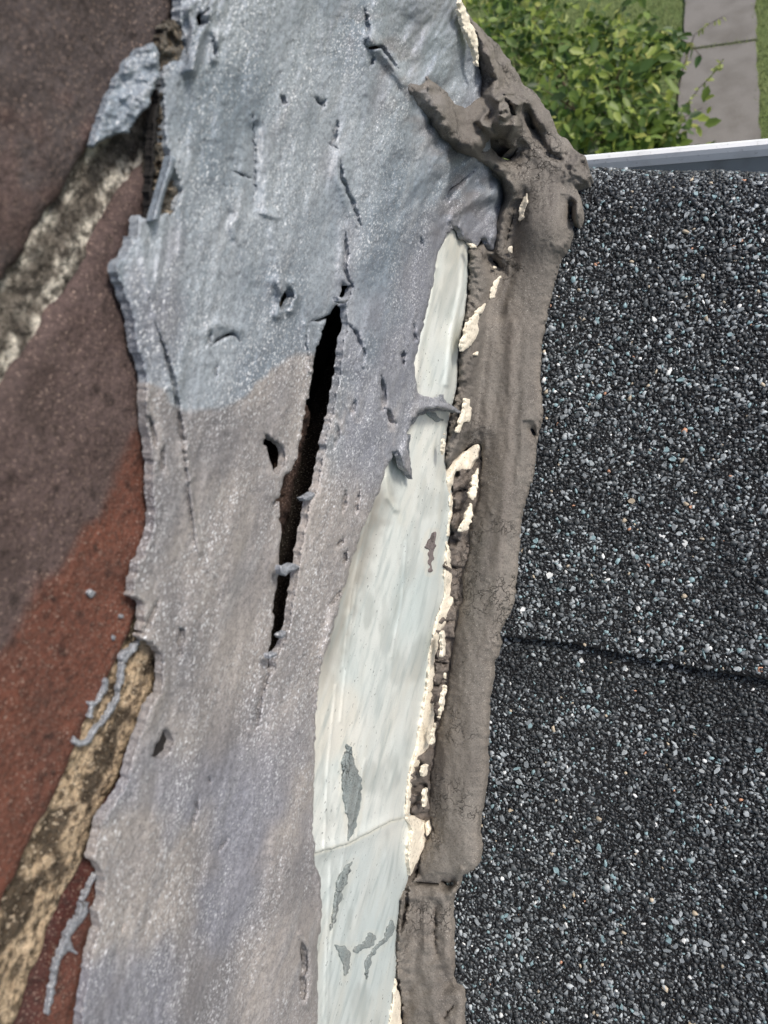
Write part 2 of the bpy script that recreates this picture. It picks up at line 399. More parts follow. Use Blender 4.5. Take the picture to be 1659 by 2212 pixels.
def build_shrub(name, centers, n, root, label, group=None):
    sh = empty(name, root)
    rootv = np.array(root)
    # branches
    BV, BF = [], []
    def tube(p0, p1, r0, r1, k=5):
        d = p1 - p0; d = d / (np.linalg.norm(d) + 1e-9); u = np.cross(d, [0.3, 0.2, 1]); u /= np.linalg.norm(u); v = np.cross(d, u)
        s = len(BV)
        for p, r in ((p0, r0), (p1, r1)):
            for i in range(k):
                a = 6.283 * i / k; BV.append(p + r * (np.cos(a) * u + np.sin(a) * v))
        for i in range(k): BF.append([s + i, s + (i + 1) % k, s + k + (i + 1) % k, s + k + i])
    tips = []
    for c, r in centers:
        c = np.array(c); base = np.array([rng.uniform(-.25, .25), rng.uniform(-.25, .25), 0])
        mid = base * .4 + (c - rootv) * .6 + rng.normal(0, .06, 3)
        tube(base, mid, .016, .011); tube(mid, c - rootv, .011, .007)
        for _ in range(9):
            t = c - rootv + rng.normal(0, 1, 3) * np.array(r) * .55
            tube(c - rootv + (mid - c + rootv) * rng.uniform(0, .5), t, .005, .002, 4); tips.append(t)
    mesh_obj('branches', BV, BF, M_BARK, sh)
    variants = []
    for k in range(6):
        V, F = leaf_mesh('leaf', LEAFC[k]); Cc = np.tile(LEAFC[k], (len(V), 1))
        variants.append((V, F, Cc))
    P, K, RR, S = [], [], [], []
    for i in range(n):
        c, r = centers[rng.integers(len(centers))]
        d = rng.normal(0, 1, 3); d /= np.linalg.norm(d); rad = rng.random() ** .45
        p = np.array(c) - rootv + d * rad * np.array(r) * (1 + .22 * np.sin(d[0] * 7 + c[0] * 9) + .15 * rng.normal())
        if rng.random() < .25: p = tips[rng.integers(len(tips))] + rng.normal(0, .05, 3)
        if p[2] < .05: continue
        P.append(p); K.append(rng.choice(6, p=LP)); RR.append(rotm(rng.uniform(0, 6.28), rng.normal(.35, .45), rng.normal(0, .6))); S.append(rng.uniform(.55, 1.45))
    P = np.array(P)
    wp = P + rootv; px, py = to_px(wp); dist = np.linalg.norm(wp - CAM, axis=1)
    vis = (px > 1000) & (px < 1659) & (py > -40) & (py < 340)
    order = np.argsort(np.where(vis, -np.array(S) / dist - 10 * (P[:, 2] > np.percentile(P[:, 2], 60)), 10))
    single = set(order[:300].tolist())
    shared = []
    for k in range(6):
        V, F, Cc = variants[k]
        o = mesh_obj('leaf', V, F, M_LEAF, None, Cc); shared.append(o.data); bpy.data.objects.remove(o)
    AV, AF, AC, off = [], [], [], 0
    for i in range(len(P)):
        V, F, Cc = variants[K[i]]
        if i in single:
            o = bpy.data.objects.new('leaf', shared[K[i]]); col.objects.link(o); o.parent = sh
            mw = np.eye(4); mw[:3, :3] = RR[i] * S[i]; mw[:3, 3] = P[i]
            o.matrix_local = Matrix(mw.tolist())
        else:
            AV.append(V * S[i] @ RR[i].T + P[i]); AC.append(Cc); AF += [[a + off for a in f] for f in F]; off += len(V)
    if AV:
        o = mesh_obj('foliage', np.concatenate(AV), AF, M_LEAF, sh, np.concatenate(AC)); tag(o, kind='stuff')
    tag(sh, label, 'shrub', group)
    return sh
def C3(px, py, z, r): 
    p = on_level([px], [py], z)[0]; return (p, r)
centers = [C3(1180, 130, -2.9, (.42, .42, .3)), C3(1290, 90, -3.1, (.4, .4, .3)), C3(1330, 190, -2.9, (.42, .38, .32)), C3(1240, 240, -2.8, (.45, .4, .3)),
           C3(1380, 280, -3.3, (.22, .2, .2)), C3(1100, 60, -2.8, (.42, .4, .3)), C3(1140, 10, -3.0, (.4, .4, .3)), C3(1370, 130, -3.3, (.3, .3, .25)),
           C3(1300, 310, -3.1, (.4, .35, .3)), C3(1440, 300, -3.4, (.22, .25, .2)), C3(1060, -40, -2.9, (.5, .5, .3)), C3(1420, 110, -3.3, (.2, .2, .14))]
root = on_level([1255], [230], GZ)[0]; root[2] = GZ
build_shrub('leafy_shrub', centers, 3300, tuple(root), 'dense green shrub growing below the roof edge, left of the path')

def sprig(name, pts_px, z0, z1, label, leafc, n=26, size=.7):
    k = len(pts_px); zz = np.linspace(z0, z1, k)
    pts = np.array([on_level([a], [b], z)[0] for (a, b), z in zip(pts_px, zz)])
    pts0 = pts[0].copy(); pts0[2] = GZ
    sp = empty(name, tuple(pts0))
    full = np.concatenate([[pts0 + np.array([-.12, -.05, 0])], pts]) - pts0
    BV, BF = [], []
    for i in range(len(full) - 1):
        s = len(BV)
        for p in (full[i], full[i + 1]):
            for a in range(4): BV.append(p + .004 * np.array([math.cos(a * 1.571), math.sin(a * 1.571), 0]))
        for a in range(4): BF.append([s + a, s + (a + 1) % 4, s + 4 + (a + 1) % 4, s + 4 + a])
    mesh_obj('stem', BV, BF, M_BARK, sp)
    shared = None
    for i in range(n):
        u = rng.uniform(1, k - .001); j = int(u); p = full[j] * (1 - (u - j)) + full[min(j + 1, k)] * (u - j)
        V, F = leaf_mesh('leaf', leafc)
        if shared is None:
            o = mesh_obj('leaf', V, F, M_LEAF, None, np.tile(leafc, (len(V), 1))); shared = o.data; bpy.data.objects.remove(o)
        o = bpy.data.objects.new('leaf', shared); col.objects.link(o); o.parent = sp
        mw = np.eye(4); mw[:3, :3] = rotm(rng.uniform(0, 6.28), rng.normal(.3, .5), rng.normal(0, .6)) * size * rng.uniform(.6, 1.2); mw[:3, 3] = p
        o.matrix_local = Matrix(mw.tolist())
    tag(sp, label, 'sprig')
sprig('weed_sprig', [(1475, 150), (1500, 75), (1535, 50), (1562, 36)], -3.5, -3.1, 'pale yellow feathery sprig arching over the far path slab', [.42, .46, .16], 24, .5)
sprig('weed_sprig', [(1470, 245), (1510, 190), (1545, 155), (1562, 128)], -3.5, -3.1, 'pale yellow feathery sprig arching over the near path slab', [.40, .45, .15], 30, .55)
sprig('leafy_twig', [(1400, 60), (1450, 75), (1490, 95), (1515, 122)], -3.3, -3.1, 'dark leafy twig hanging over the left path edge', [.06, .12, .03], 16, 1.0)

# weeds in the gap between the slabs
a, b = along(pl, ysl), along(pr, ysl)
V, F, C = blades(420, (a[0], b[0]), (ysl - .03, ysl + .03), GZ + .005, .05, .006)
tag(mesh_obj('gap_weed', V, F, M_GRASS, None, C, smooth=False), 'thin line of weeds in the joint between path slabs', 'weeds', kind='stuff')

# ------------------------------------------------------------------ house roof
RE = 0.3005                       # Y where the roof turns over its upper edge
house = tag(empty('house_roof', (0, 0, 0)), 'dark granule shingle roof beside the brick chimney', 'roof')
V, F = box(-1.8, 1.8, -2.2, .30, GZ, -1.2); mesh_obj('wall', V, F, M_WOOD, house, smooth=False)
V = np.array([[x, y, 0.5 * y + dz] for x in (-1.9, 1.9) for y, dz in ((-2.4, -.012), (RE, -.012), (RE, -.2), (-2.4, -.2))])
mesh_obj('deck', V, [[0, 1, 5, 4], [1, 2, 6, 5], [2, 3, 7, 6], [3, 0, 4, 7], [0, 3, 2, 1], [4, 5, 6, 7]], M_WOOD, house, smooth=False)

# shingle sheets: slope coordinate y, the butt line of the upper course is traced
BUTT = on_roof(np.array([1040., 1086, 1160, 1247, 1330, 1412, 1520, 1659, 1800]), np.array([1362., 1367, 1371, 1382, 1399, 1416, 1437, 1457, 1478]), 0.004)
def butt_y(x): return np.interp(x, BUTT[:, 0], BUTT[:, 1])
def sheet_z(x, y, upper):
    """height above the roof plane normal direction"""
    wav = 0.0012 * fbm(x * 1000, y * 1000, 60, 400, 2)
    if upper:
        lift = 0.0038 + 0.0010 * np.exp(-((y - butt_y(x)) / .02) ** 2)
        return lift + wav
    return 0.0 + wav
RAD = .032
def sheet_point(x, y, h):
    """surface point; past the edge the sheet rolls over"""
    REx = RE - .10 * (np.clip(x, 0, .3) - .075)     # the edge is cut a little out of square
    over = np.maximum((y - REx) / 0.8944, 0)          # arc length past the edge
    th = np.minimum(over / RAD, 1.45); rest = np.maximum(over - 1.45 * RAD, 0)
    T = np.array([0, .8944, .4472])
    yy = np.minimum(y, REx)
    base = np.stack([x, yy, .5 * yy], -1)
    r = RAD
    d_t = np.sin(th) * r + np.cos(th) * rest; d_n = -(1 - np.cos(th)) * r - np.sin(th) * rest
    n = np.cos(th)[..., None] * NR + np.sin(th)[..., None] * T
    return base + d_t[..., None] * T + d_n[..., None] * NR + n * h[..., None], n
def sheet(name, x0, x1, yfun0, y1, upper, nx=60, ny=160):
    u = np.linspace(0, 1, nx); v = np.linspace(0, 1, ny)
    U, Vv = np.meshgrid(u, v); X = x0 + (x1 - x0) * U
    Y0 = yfun0(X); Y = Y0 + (y1 - Y0) * Vv
    P, n = sheet_point(X, Y, sheet_z(X, Y, upper)); Pb = P - n * .0045
    top = P.reshape(-1, 3); bot = Pb.reshape(-1, 3); k = len(top)
    idx = np.arange(k).reshape(ny, nx)
    F = [np.stack([idx[:-1, :-1], idx[:-1, 1:], idx[1:, 1:], idx[1:, :-1]], -1).reshape(-1, 4)]
    F.append(F[0][:, ::-1] + k)
    for e in (idx[0], idx[-1][::-1], idx[:, 0][::-1], idx[:, -1]):
        F.append(np.stack([e[1:], e[:-1], e[:-1] + k, e[1:] + k], -1))
    return mesh_obj(name, np.concatenate([top, bot]), np.concatenate(F), M_ASPH, house, smooth=False)
sh_up = sheet('shingle', 0.004, 1.9, butt_y, RE + .06, True)
sh_lo = sheet('shingle', 0.004, 1.9, lambda x: 0 * x - .165, .17, False)
sheet('shingle', 0.004, 1.9, lambda x: 0 * x - .60, -.1655, False, 30, 30)

# granules: real chips of stone bedded in the sheets
def chips(n_target, upper, spacing=.00116):
    x0, x1, y0, y1 = .012, .215, -.16 if not upper else .05, .15 if not upper else RE + .045
    nx, ny = int((x1 - x0) / spacing), int((y1 - y0) / spacing)
    X, Y = np.meshgrid(np.linspace(x0, x1, nx), np.linspace(y0, y1, ny))
    X = (X + rng.uniform(-.75, .75, X.shape) * spacing).ravel(); Y = (Y + rng.uniform(-.75, .75, Y.shape) * spacing).ravel()
    if upper: k = Y > butt_y(X) + .0005
    else: k = Y < butt_y(X) + .010
    X, Y = X[k], Y[k]
    P, N = sheet_point(X, Y, sheet_z(X, Y, upper))
    px, py = to_px(P)
    k = (px < 1900) & (py < 2420) & (px > np.interp(py, TE[:, 1], TE[:, 0]) - 40)
    return X[k], Y[k], P[k], N[k], px[k], py[k]
TE = np.array([(1230, 300), (1240, 400), (1249, 485), (1224, 530), (1204, 590), (1179, 700), (1165, 816), (1170, 901), (1150, 1031), (1120, 1171), (1110, 1301), (1075, 1401),
               (1055, 1507), (1050, 1682), (1030, 1797), (1030, 1872), (985, 1927), (972, 1952), (977, 2122), (1000, 2212), (1000, 2400)], float)
HA = np.arange(6) * math.pi / 3
CUBE = np.concatenate([np.stack([np.cos(HA), np.sin(HA), 0 * HA - .9], 1), np.stack([.8 * np.cos(HA), .8 * np.sin(HA), 0 * HA + .8], 1)]) * .55
CF = [[5, 4, 3, 2, 1, 0], [6, 7, 8, 9, 10, 11]] + [[i, (i + 1) % 6, 6 + (i + 1) % 6, 6 + i] for i in range(6)]
CQ = np.array([[6, 7, 8, 9], [9, 10, 11, 6]] + CF[2:])
PAL = np.array([[.020, .023, .026], [.038, .043, .047], [.068, .076, .080], [.20, .22, .23], [.36, .39, .40], [.22, .32, .34], [.50, .27, .17], [.45, .38, .28], [.75, .76, .74]])
def granulate(parent, upper, n_single):
    X, Y, P, N, px, py = chips(0, upper)
    n = len(X)
    band = fbm(X * 1000, Y * 1000, 26, 51 + upper, 2)
    dark = .0
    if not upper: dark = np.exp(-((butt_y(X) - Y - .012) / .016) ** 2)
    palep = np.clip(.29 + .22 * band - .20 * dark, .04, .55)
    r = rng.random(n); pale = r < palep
    K = rng.choice(3, n, p=[.45, .35, .20])
    K[pale] = rng.choice([3, 4, 5, 6, 7, 8], pale.sum(), p=[.55, .27, .135, .004, .018, .023])
    S = np.clip(rng.lognormal(math.log(.00146), .32, n), .0007, .0029)
    a = rng.uniform(0, 6.28, n)
    t1 = np.stack([np.cos(a), np.sin(a) * .894, np.sin(a) * .447], 1); t1 -= N * (t1 * N).sum(1, keepdims=True); t1 /= np.linalg.norm(t1, axis=1, keepdims=True)
    nn = N + rng.normal(0, .15, (n, 3)); nn -= t1 * (nn * t1).sum(1, keepdims=True); nn /= np.linalg.norm(nn, axis=1, keepdims=True)
    t2 = np.cross(nn, t1)
    ax, ay, az = S * rng.uniform(.85, 1.4, n), S * rng.uniform(.55, 1.0, n), S * rng.uniform(.25, .5, n)
    ctr = P + N * (S * rng.uniform(-.05, .35, n))[:, None]
    Cg = PAL[K] * rng.uniform(.75, 1.3, (n, 1))
    vis = (px < 1640) & (py > 380) & (py < 2190) & (px > np.interp(py, TE[:, 1], TE[:, 0]) + 25)
    score = np.where(vis & pale, S, 0); pick = np.argsort(-score)[:n_single]
    single = np.zeros(n, bool); single[pick] = True
    m = ~single
    jit = CUBE[None] * np.tile(rng.uniform(.55, 1.25, (n, 6, 1)), (1, 2, 1)) + rng.normal(0, .07, (n, 12, 3))
    V = ctr[:, None] + jit[..., :1] * (t1 * ax[:, None])[:, None] + jit[..., 1:2] * (t2 * ay[:, None])[:, None] + jit[..., 2:] * (nn * az[:, None])[:, None]
    Vm = V[m].reshape(-1, 3); k = m.sum()
    F = (CQ[None] + (np.arange(k) * 12)[:, None, None]).reshape(-1, 4)
    tag(mesh_obj('granules', Vm, F, M_GRAN, parent, np.repeat(Cg[m], 12, 0), smooth=False), kind='stuff')
    shared = []
    for kk in range(3, 9):
        for v in range(2):
            q = CUBE * np.tile(rng.uniform(.6, 1.2, (6, 1)), (2, 1)) + rng.normal(0, .06, (12, 3))
            o = mesh_obj('granule', q, CF, M_GRAN, None, np.tile(PAL[kk], (12, 1)), smooth=False); shared.append(o.data); bpy.data.objects.remove(o)
    for i in pick:
        o = bpy.data.objects.new('granule', shared[(K[i] - 3) * 2 + (i % 2)]); col.objects.link(o); o.parent = parent
        mw = np.eye(4); mw[:3, 0] = t1[i] * ax[i]; mw[:3, 1] = t2[i] * ay[i]; mw[:3, 2] = nn[i] * az[i]; mw[:3, 3] = ctr[i]
        o.matrix_world = Matrix(mw.tolist())
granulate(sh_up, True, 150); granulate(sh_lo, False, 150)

# gutter beyond the roof edge
gut = tag(empty('gutter', (0, .37, .08)), 'white metal gutter with rolled lip beyond the roof edge', 'gutter')
def extrude_x(name, prof, mat, x0, x1, parent, closed=False):
    prof = np.array(prof); n = len(prof)
    V = np.array([[x, p[0] - .37, p[1] - .08] for x in (x0, x1) for p in prof])
    F = [[i, i + 1, n + i + 1, n + i] for i in range(n - 1)]
    if closed: F += [[n - 1, 0, n, 2 * n - 1], list(range(n))[::-1], list(range(n, 2 * n))]
    return mesh_obj(name, V, F, mat, parent, smooth=False)
extrude_x('trough', [(.345, .13), (.346, .02), (.36, .01), (.40, .01), (.418, .04), (.420, .09)], M_GUTTER_IN, -.6, 1.9, gut)
extrude_x('outer_face', [(.4215, .094), (.4215, .04), (.402, .005), (.36, .005)], M_WHITE, -.6, 1.9, gut)
extrude_x('lip', [(.4150, .0985), (.4158, .1010), (.418, .1020), (.4205, .1010), (.4210, .094), (.4150, .094)], M_WHITE, -.6, 1.9, gut, True)
extrude_x('lip_fold', [(.4216, .098), (.4220, .0995), (.4236, .099), (.4236, .090), (.4216, .090)], M_WHITE, -.6, 1.9, gut, True)
extrude_x('rear_flange', [(.348, .128), (.352, .128), (.352, .07), (.348, .07)], M_GUTTER_IN, -.6, 1.9, gut, True)
for sx in (.158, -.01): extrude_x('joint_strap', [(.4140, .099), (.4150, .1018), (.418, .1030), (.4245, .1015), (.4245, .089), (.4140, .0935)], M_WHITE, sx, sx + .006, gut, True)

# ------------------------------------------------------------------ chimney
CORNER_Y = .336
chim = tag(empty('brick_chimney', (-.2, .0, 0)), 'red brown brick chimney rising on the left of the roof', 'chimney')
def at_chim(o):
    o.matrix_parent_inverse = Matrix.Translation((.2, 0, 0)); return o
V, F = box(-.45, -.030, -.55, CORNER_Y - .012, -.6, .62); at_chim(mesh_obj('core', V, F, M_CORE, chim, smooth=False))
J1, J1W = .3322, .0100
J2, J2W = .2597, .0165
def grid_slab(y0, y1, z0, z1, res, x_front, depth, hfun, cfun, name, mat, round_=.004):
    ny, nz = max(2, int((y1 - y0) / res)), max(2, int((z1 - z0) / res))
    Yg, Zg = np.meshgrid(np.linspace(y0, y1, ny), np.linspace(z0, z1, nz))
    e = np.minimum(np.minimum(Yg - y0, y1 - Yg), np.minimum(Zg - z0, z1 - Zg))
    e = e + .0012 * fbm(Yg * 1000, Zg * 1000, 7, 61, 3)
    rim = -round_ * (1 - np.sqrt(np.clip(1 - (1 - np.clip(e / round_, 0, 1)) ** 2, 0, 1)))
    Xg = x_front + rim + hfun(Yg, Zg)
    P = np.stack([Xg, Yg, Zg], -1).reshape(-1, 3)
    px, py = to_px(np.stack([np.full(Yg.shape, x_front), Yg, Zg], -1).reshape(-1, 3))
    C = cfun(Yg.ravel(), Zg.ravel(), px, py)
    idx = np.arange(len(P)).reshape(nz, ny); k = len(P)
    F = [np.stack([idx[:-1, :-1], idx[:-1, 1:], idx[1:, 1:], idx[1:, :-1]], -1).reshape(-1, 4)]
    B = P.copy(); B[:, 0] = x_front - depth
    rimi = np.concatenate([idx[0], idx[1:, -1], idx[-1, ::-1][1:], idx[::-1, 0][1:]])
    rb = k + np.arange(len(rimi) - 1); rimi = rimi[:-1]; m = len(rimi)
    F.append(np.stack([np.roll(rimi, -1), rimi, rb, np.roll(rb, -1)], -1))
    V = np.concatenate([P, B[rimi]]); C = np.concatenate([C, C[rimi]])
    return at_chim(mesh_obj(name, V, np.concatenate(F), mat, chim, C))
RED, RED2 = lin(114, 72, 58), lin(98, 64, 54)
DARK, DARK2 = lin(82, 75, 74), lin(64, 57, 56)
DARK_ZONE = [(330, 860), (322, 885), (290, 930), (262, 975), (248, 1050), (215, 1115), (160, 1180), (100, 1250), (55, 1310), (28, 1370), (0, 1430), (-80, 1560),
        (-400, 1500), (-400, 300), (900, 300), (700, 800)]  # outline of the darker, greyer zone on the middle brick
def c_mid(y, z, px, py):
    s = psdf(px + 22 * fbm(px, py, 60, 88, 3), py + 22 * fbm(px, py, 60, 89, 3), DARK_ZONE, 300)
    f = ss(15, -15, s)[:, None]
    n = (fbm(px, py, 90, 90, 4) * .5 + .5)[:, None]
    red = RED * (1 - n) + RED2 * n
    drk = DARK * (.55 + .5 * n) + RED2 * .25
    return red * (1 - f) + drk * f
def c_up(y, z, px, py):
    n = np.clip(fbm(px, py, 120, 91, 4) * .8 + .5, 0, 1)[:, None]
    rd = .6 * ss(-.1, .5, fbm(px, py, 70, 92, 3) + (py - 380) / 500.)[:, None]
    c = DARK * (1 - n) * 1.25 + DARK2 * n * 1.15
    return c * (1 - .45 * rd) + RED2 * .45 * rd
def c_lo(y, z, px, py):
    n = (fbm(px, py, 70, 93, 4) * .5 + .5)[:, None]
    top = ss(.236, .248, z + .003 * fbm(px, py, 40, 94, 3))[:, None]  # shaded ledge painted as a dark red strip along the brick top
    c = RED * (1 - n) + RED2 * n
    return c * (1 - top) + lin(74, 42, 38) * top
def hb(seed, amp=.0009):
    return lambda y, z: amp * fbm(y * 1000, z * 1000, 22, seed, 3) + amp * .5 * fbm(y * 1000, z * 1000, 3.5, seed + 3, 3)
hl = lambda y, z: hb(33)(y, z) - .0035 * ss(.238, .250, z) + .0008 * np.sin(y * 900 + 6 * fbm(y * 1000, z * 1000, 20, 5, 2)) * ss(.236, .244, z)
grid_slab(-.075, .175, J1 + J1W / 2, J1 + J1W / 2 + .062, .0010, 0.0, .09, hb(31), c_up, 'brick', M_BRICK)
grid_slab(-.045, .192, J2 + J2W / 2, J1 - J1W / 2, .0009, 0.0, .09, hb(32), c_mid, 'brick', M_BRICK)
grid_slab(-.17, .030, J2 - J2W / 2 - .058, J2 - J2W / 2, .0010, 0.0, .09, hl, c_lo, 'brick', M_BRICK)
# remaining bricks of the chimney side
bV, bF = box(-.09, 0, 0, 1, 0, .0605)
def plain_brick(y0, y1, z0, z1):
    b = .003
    V = []
    for x, i in ((-.09, 0), (-b, 0), (0, b)):
        V += [[x, y0 + i, z0 + i], [x, y1 - i, z0 + i], [x, y1 - i, z1 - i], [x, y0 + i, z1 - i]]
    F = []
    for r in (0, 4):
        for i in range(4): F.append([r + i, r + (i + 1) % 4, r + 4 + (i + 1) % 4, r + 4 + i])
    F += [[8, 9, 10, 11], [3, 2, 1, 0]]
    V = np.array(V); n = rng.random()
    at_chim(mesh_obj('brick', V, F, M_BRICK, chim, np.tile(RED * (1 - n) + DARK * n, (len(V), 1)), smooth=False))
courses = [(J1 + J1W / 2, J1 + J1W / 2 + .062, (-.075, .175)), (J2 + J2W / 2, J1 - J1W / 2, (-.045, .192)), (J2 - J2W / 2 - .058, J2 - J2W / 2, (-.17, .030))]
zc = J1 + J1W / 2 + .062
while zc < .57: courses.append((zc + .010, zc + .071, None)); zc += .072
zc = J2 - J2W / 2 - .058
for k in range(6): courses.append((zc - .071, zc - .010, None)); zc -= .072
for ci, (z0, z1, keep) in enumerate(courses):
    y = -.55 if ci % 2 else -.44
    if keep is None:
        while y < CORNER_Y - .03:
            plain_brick(y, min(y + .205, CORNER_Y - .004), z0, z1); y += .216
    else:
        plain_brick(-.55, keep[0] - .011, z0, z1)
        s = keep[1] + .011
        if ci == 2: s = .225                       # an opening behind the torn coat
        if s < CORNER_Y - .03: plain_brick(s, CORNER_Y - .004, z0, z1)
# broken brick end seen inside the tear
def c_in(px, py, s): return np.tile(lin(64, 48, 40) * .7, (len(px), 1))
o = layer('brick', [(668, 880), (670, 900), (656, 960), (642, 1020), (634, 1070), (618, 1140), (596, 1190), (580, 1050), (610, 920), (650, 860)], M_BRICK, wallpos(-.004),
      lambda x, y, s: .0015 * fbm(x, y, 25, 71, 3), c_in, 3.0, .003, 10, (3, 12), skirt=.05)
o.parent = chim; at_chim(o)
# mortar joints
TAN, TAN2, BLK = lin(182, 158, 128), lin(214, 192, 162), lin(58, 52, 46)
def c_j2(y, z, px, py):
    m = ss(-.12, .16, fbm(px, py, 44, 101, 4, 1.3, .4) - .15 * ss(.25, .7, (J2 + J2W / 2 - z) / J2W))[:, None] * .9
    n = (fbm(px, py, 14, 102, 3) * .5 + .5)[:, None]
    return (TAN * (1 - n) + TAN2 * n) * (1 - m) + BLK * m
def c_j1(y, z, px, py):
    v = np.clip((z - (J1 - J1W / 2)) / J1W, 0, 1)
    edge = np.maximum(ss(.72, .95, v + .15 * fbm(px, py, 30, 103, 3)), ss(.42, .14, v + .22 * fbm(px, py, 40, 104, 3)))[:, None]
    m = ss(.0, .35, fbm(px, py, 40, 105, 4))[:, None]
    g = lin(110, 103, 94) * (1 - m) + lin(62, 58, 54) * m
    edge = edge * ss(-.25, .15, fbm(px, py, 26, 106, 3))[:, None]; return g * (1 - edge) + lin(222, 214, 198) * edge
hm = lambda y, z: .0011 * fbm(y * 1000, z * 1000, 6, 110, 4) + .0012 * fbm(y * 1000, z * 1000, 22, 111, 2)
grid_slab(-.55, CORNER_Y - .014, J1 - J1W / 2 - .002, J1 + J1W / 2 + .002, .0009, -.0025, .026, hm, c_j1, 'mortar_joint', M_MORTAR_OLD, .001)
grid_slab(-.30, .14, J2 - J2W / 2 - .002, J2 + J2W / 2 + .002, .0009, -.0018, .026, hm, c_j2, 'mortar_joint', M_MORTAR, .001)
for z0, z1, keep in courses[3:]:
    grid_slab(-.55, CORNER_Y - .014, z1 - .002, z1 + .012, .004, -.004, .024, hm, lambda y, z, px, py: np.tile(lin(58, 52, 47), (len(y), 1)), 'mortar_joint', M_MORTAR_OLD, .001)

# ------------------------------------------------------------------ painted metal flashing
SEAM = [(676, 1846), (680, 1843), (755, 1822), (815, 1790), (845, 1774), (876, 1766)]
M_L = [(985, 488), (962, 508), (940, 545), (925, 590), (905, 650), (890, 700), (870, 760), (850, 850), (830, 940), (815, 1020), (790, 1060), (765, 1120), (735, 1200), (705, 1290), (690, 1380), (672, 1440), (660, 1550), (650, 1700), (648, 1846)]
M_Rt = [(1000, 503), (1013, 528), (1011, 600), (1006, 680), (992, 745), (987, 830), (977, 876), (966, 925), (960, 985), (966, 1036), (975, 1060), (976, 1121), (968, 1171), (962, 1221), (958, 1291), (944, 1336), (935, 1391), (928, 1431), (922, 1472), (912, 1547), (899, 1622), (888, 1672), (880, 1732), (877, 1766)]
ML2 = [(648, 1836), (655, 1900), (660, 1960), (655, 2050), (652, 2130), (650, 2420)]
MR2 = [(884, 1755), (892, 1782), (886, 1832), (884, 1887), (870, 1937), (862, 1982), (857, 2032), (857, 2082), (853, 2132), (846, 2212), (820, 2420)]
SM_A = [(750, 1607), (760, 1617), (765, 1647), (780, 1677), (780, 1722), (770, 1782), (757, 1817), (752, 1772), (742, 1732), (740, 1682), (742, 1642)]
SM_B = [(767, 1859), (755, 1882), (735, 1947), (715, 2017), (720, 1957), (730, 1912), (745, 1877)]
SM_C = [(722, 2040), (740, 2044), (757, 2054), (756, 2080), (752, 2104), (745, 2112), (742, 2084), (734, 2062)]
SM_F = [(762, 2050), (774, 2040), (790, 2032), (795, 2019), (811, 2016), (813, 2034), (798, 2047), (780, 2052), (768, 2060)]
SM_G = [(804, 2054), (826, 2030), (838, 2004), (846, 1987), (854, 2001), (846, 2018), (828, 2040), (808, 2062), (800, 2090), (795, 2116), (789, 2094), (792, 2070)]
SM_D = [(915, 1183), (930, 1151), (941, 1148), (938, 1181), (932, 1236), (927, 1238), (925, 1191), (918, 1186)]
SM_E = [(917, 888), (935, 890), (950, 902), (962, 912), (945, 910), (928, 902)]
WHT, AQUA, WARM, FILM = lin(234, 234, 226), lin(206, 215, 211), lin(232, 224, 208), lin(130, 123, 112)
def c_metal(px, py, s):
    n = (fbm(px, py, 130, 201, 4, 2.0, .1) * .9 + .5)[:, None].clip(0, 1)
    c = WHT * (1 - n) + AQUA * n
    f = ss(.0, .5, fbm(px, py, 90, 202, 4, 2.5, .15) - (px - np.interp(py, [p[1] for p in M_L], [p[0] for p in M_L]) - 60) / 160)[:, None]
    c = c * (1 - .55 * f) + WARM * .55 * f
    # thin brown film left where cement was scraped from the sheet
    lx = np.interp(py, [900, 1060, 1200, 1300, 1400, 1500, 1850], [880, 815, 765, 735, 705, 688, 676])
    g = (ss(62, 4, px - lx + 14 * fbm(px, py, 24, 203, 3)) * ss(1010, 1090, py) * ss(1560, 1380, py))[:, None]
    c = c * (1 - .8 * g) + FILM * .8 * g
    # raised paint drips are whiter; old drag marks
    d = np.minimum(pdist(px, py, [(830, 1030), (838, 1070), (852, 1100), (870, 1130)]), pdist(px, py, [(940, 560), (928, 650), (918, 760), (930, 830)]))
    c = c * (1 - .35 * ss(12, 2, d)[:, None]) + lin(228, 228, 214) * .35 * ss(12, 2, d)[:, None]
    for sm in (SM_A, SM_B, SM_C, SM_D, SM_E, SM_F, SM_G):       # dried paint ridge round each bare patch
        q = psdf(px, py, sm, 30); r = (ss(9, 3, np.abs(q - 3) + 3 * fbm(px, py, 8, 205, 2)))[:, None] * .6
        c = c * (1 - r) + lin(226, 224, 212) * r
    lw = (ss(1780, 1860, py) * .5)[:, None]; c = c * (1 - lw) + lin(192, 204, 204) * lw
    sm_ = pdist(px, py, SEAM, 40)[:, None]; r = ss(6, 2, sm_) * .7; c = c * (1 - r) + lin(232, 230, 216) * r
    gr = (ss(.1, .45, fbm(px, py, 40, 206, 4, 3.0, .12)))[:, None] * .4
    return c * (1 - gr) + lin(150, 156, 150) * gr
SCR = [[(800, 1110), (770, 1260), (752, 1400), (735, 1560)], [(790, 1130), (758, 1290), (742, 1440)], [(878, 1170), (868, 1300), (846, 1420)], [(726, 1480), (708, 1660), (700, 1846)],
       [(745, 1830), (725, 1960), (712, 2060), (705, 2212)], [(790, 1640), (760, 1780)], [(715, 1850), (708, 2000), (700, 2200)]]
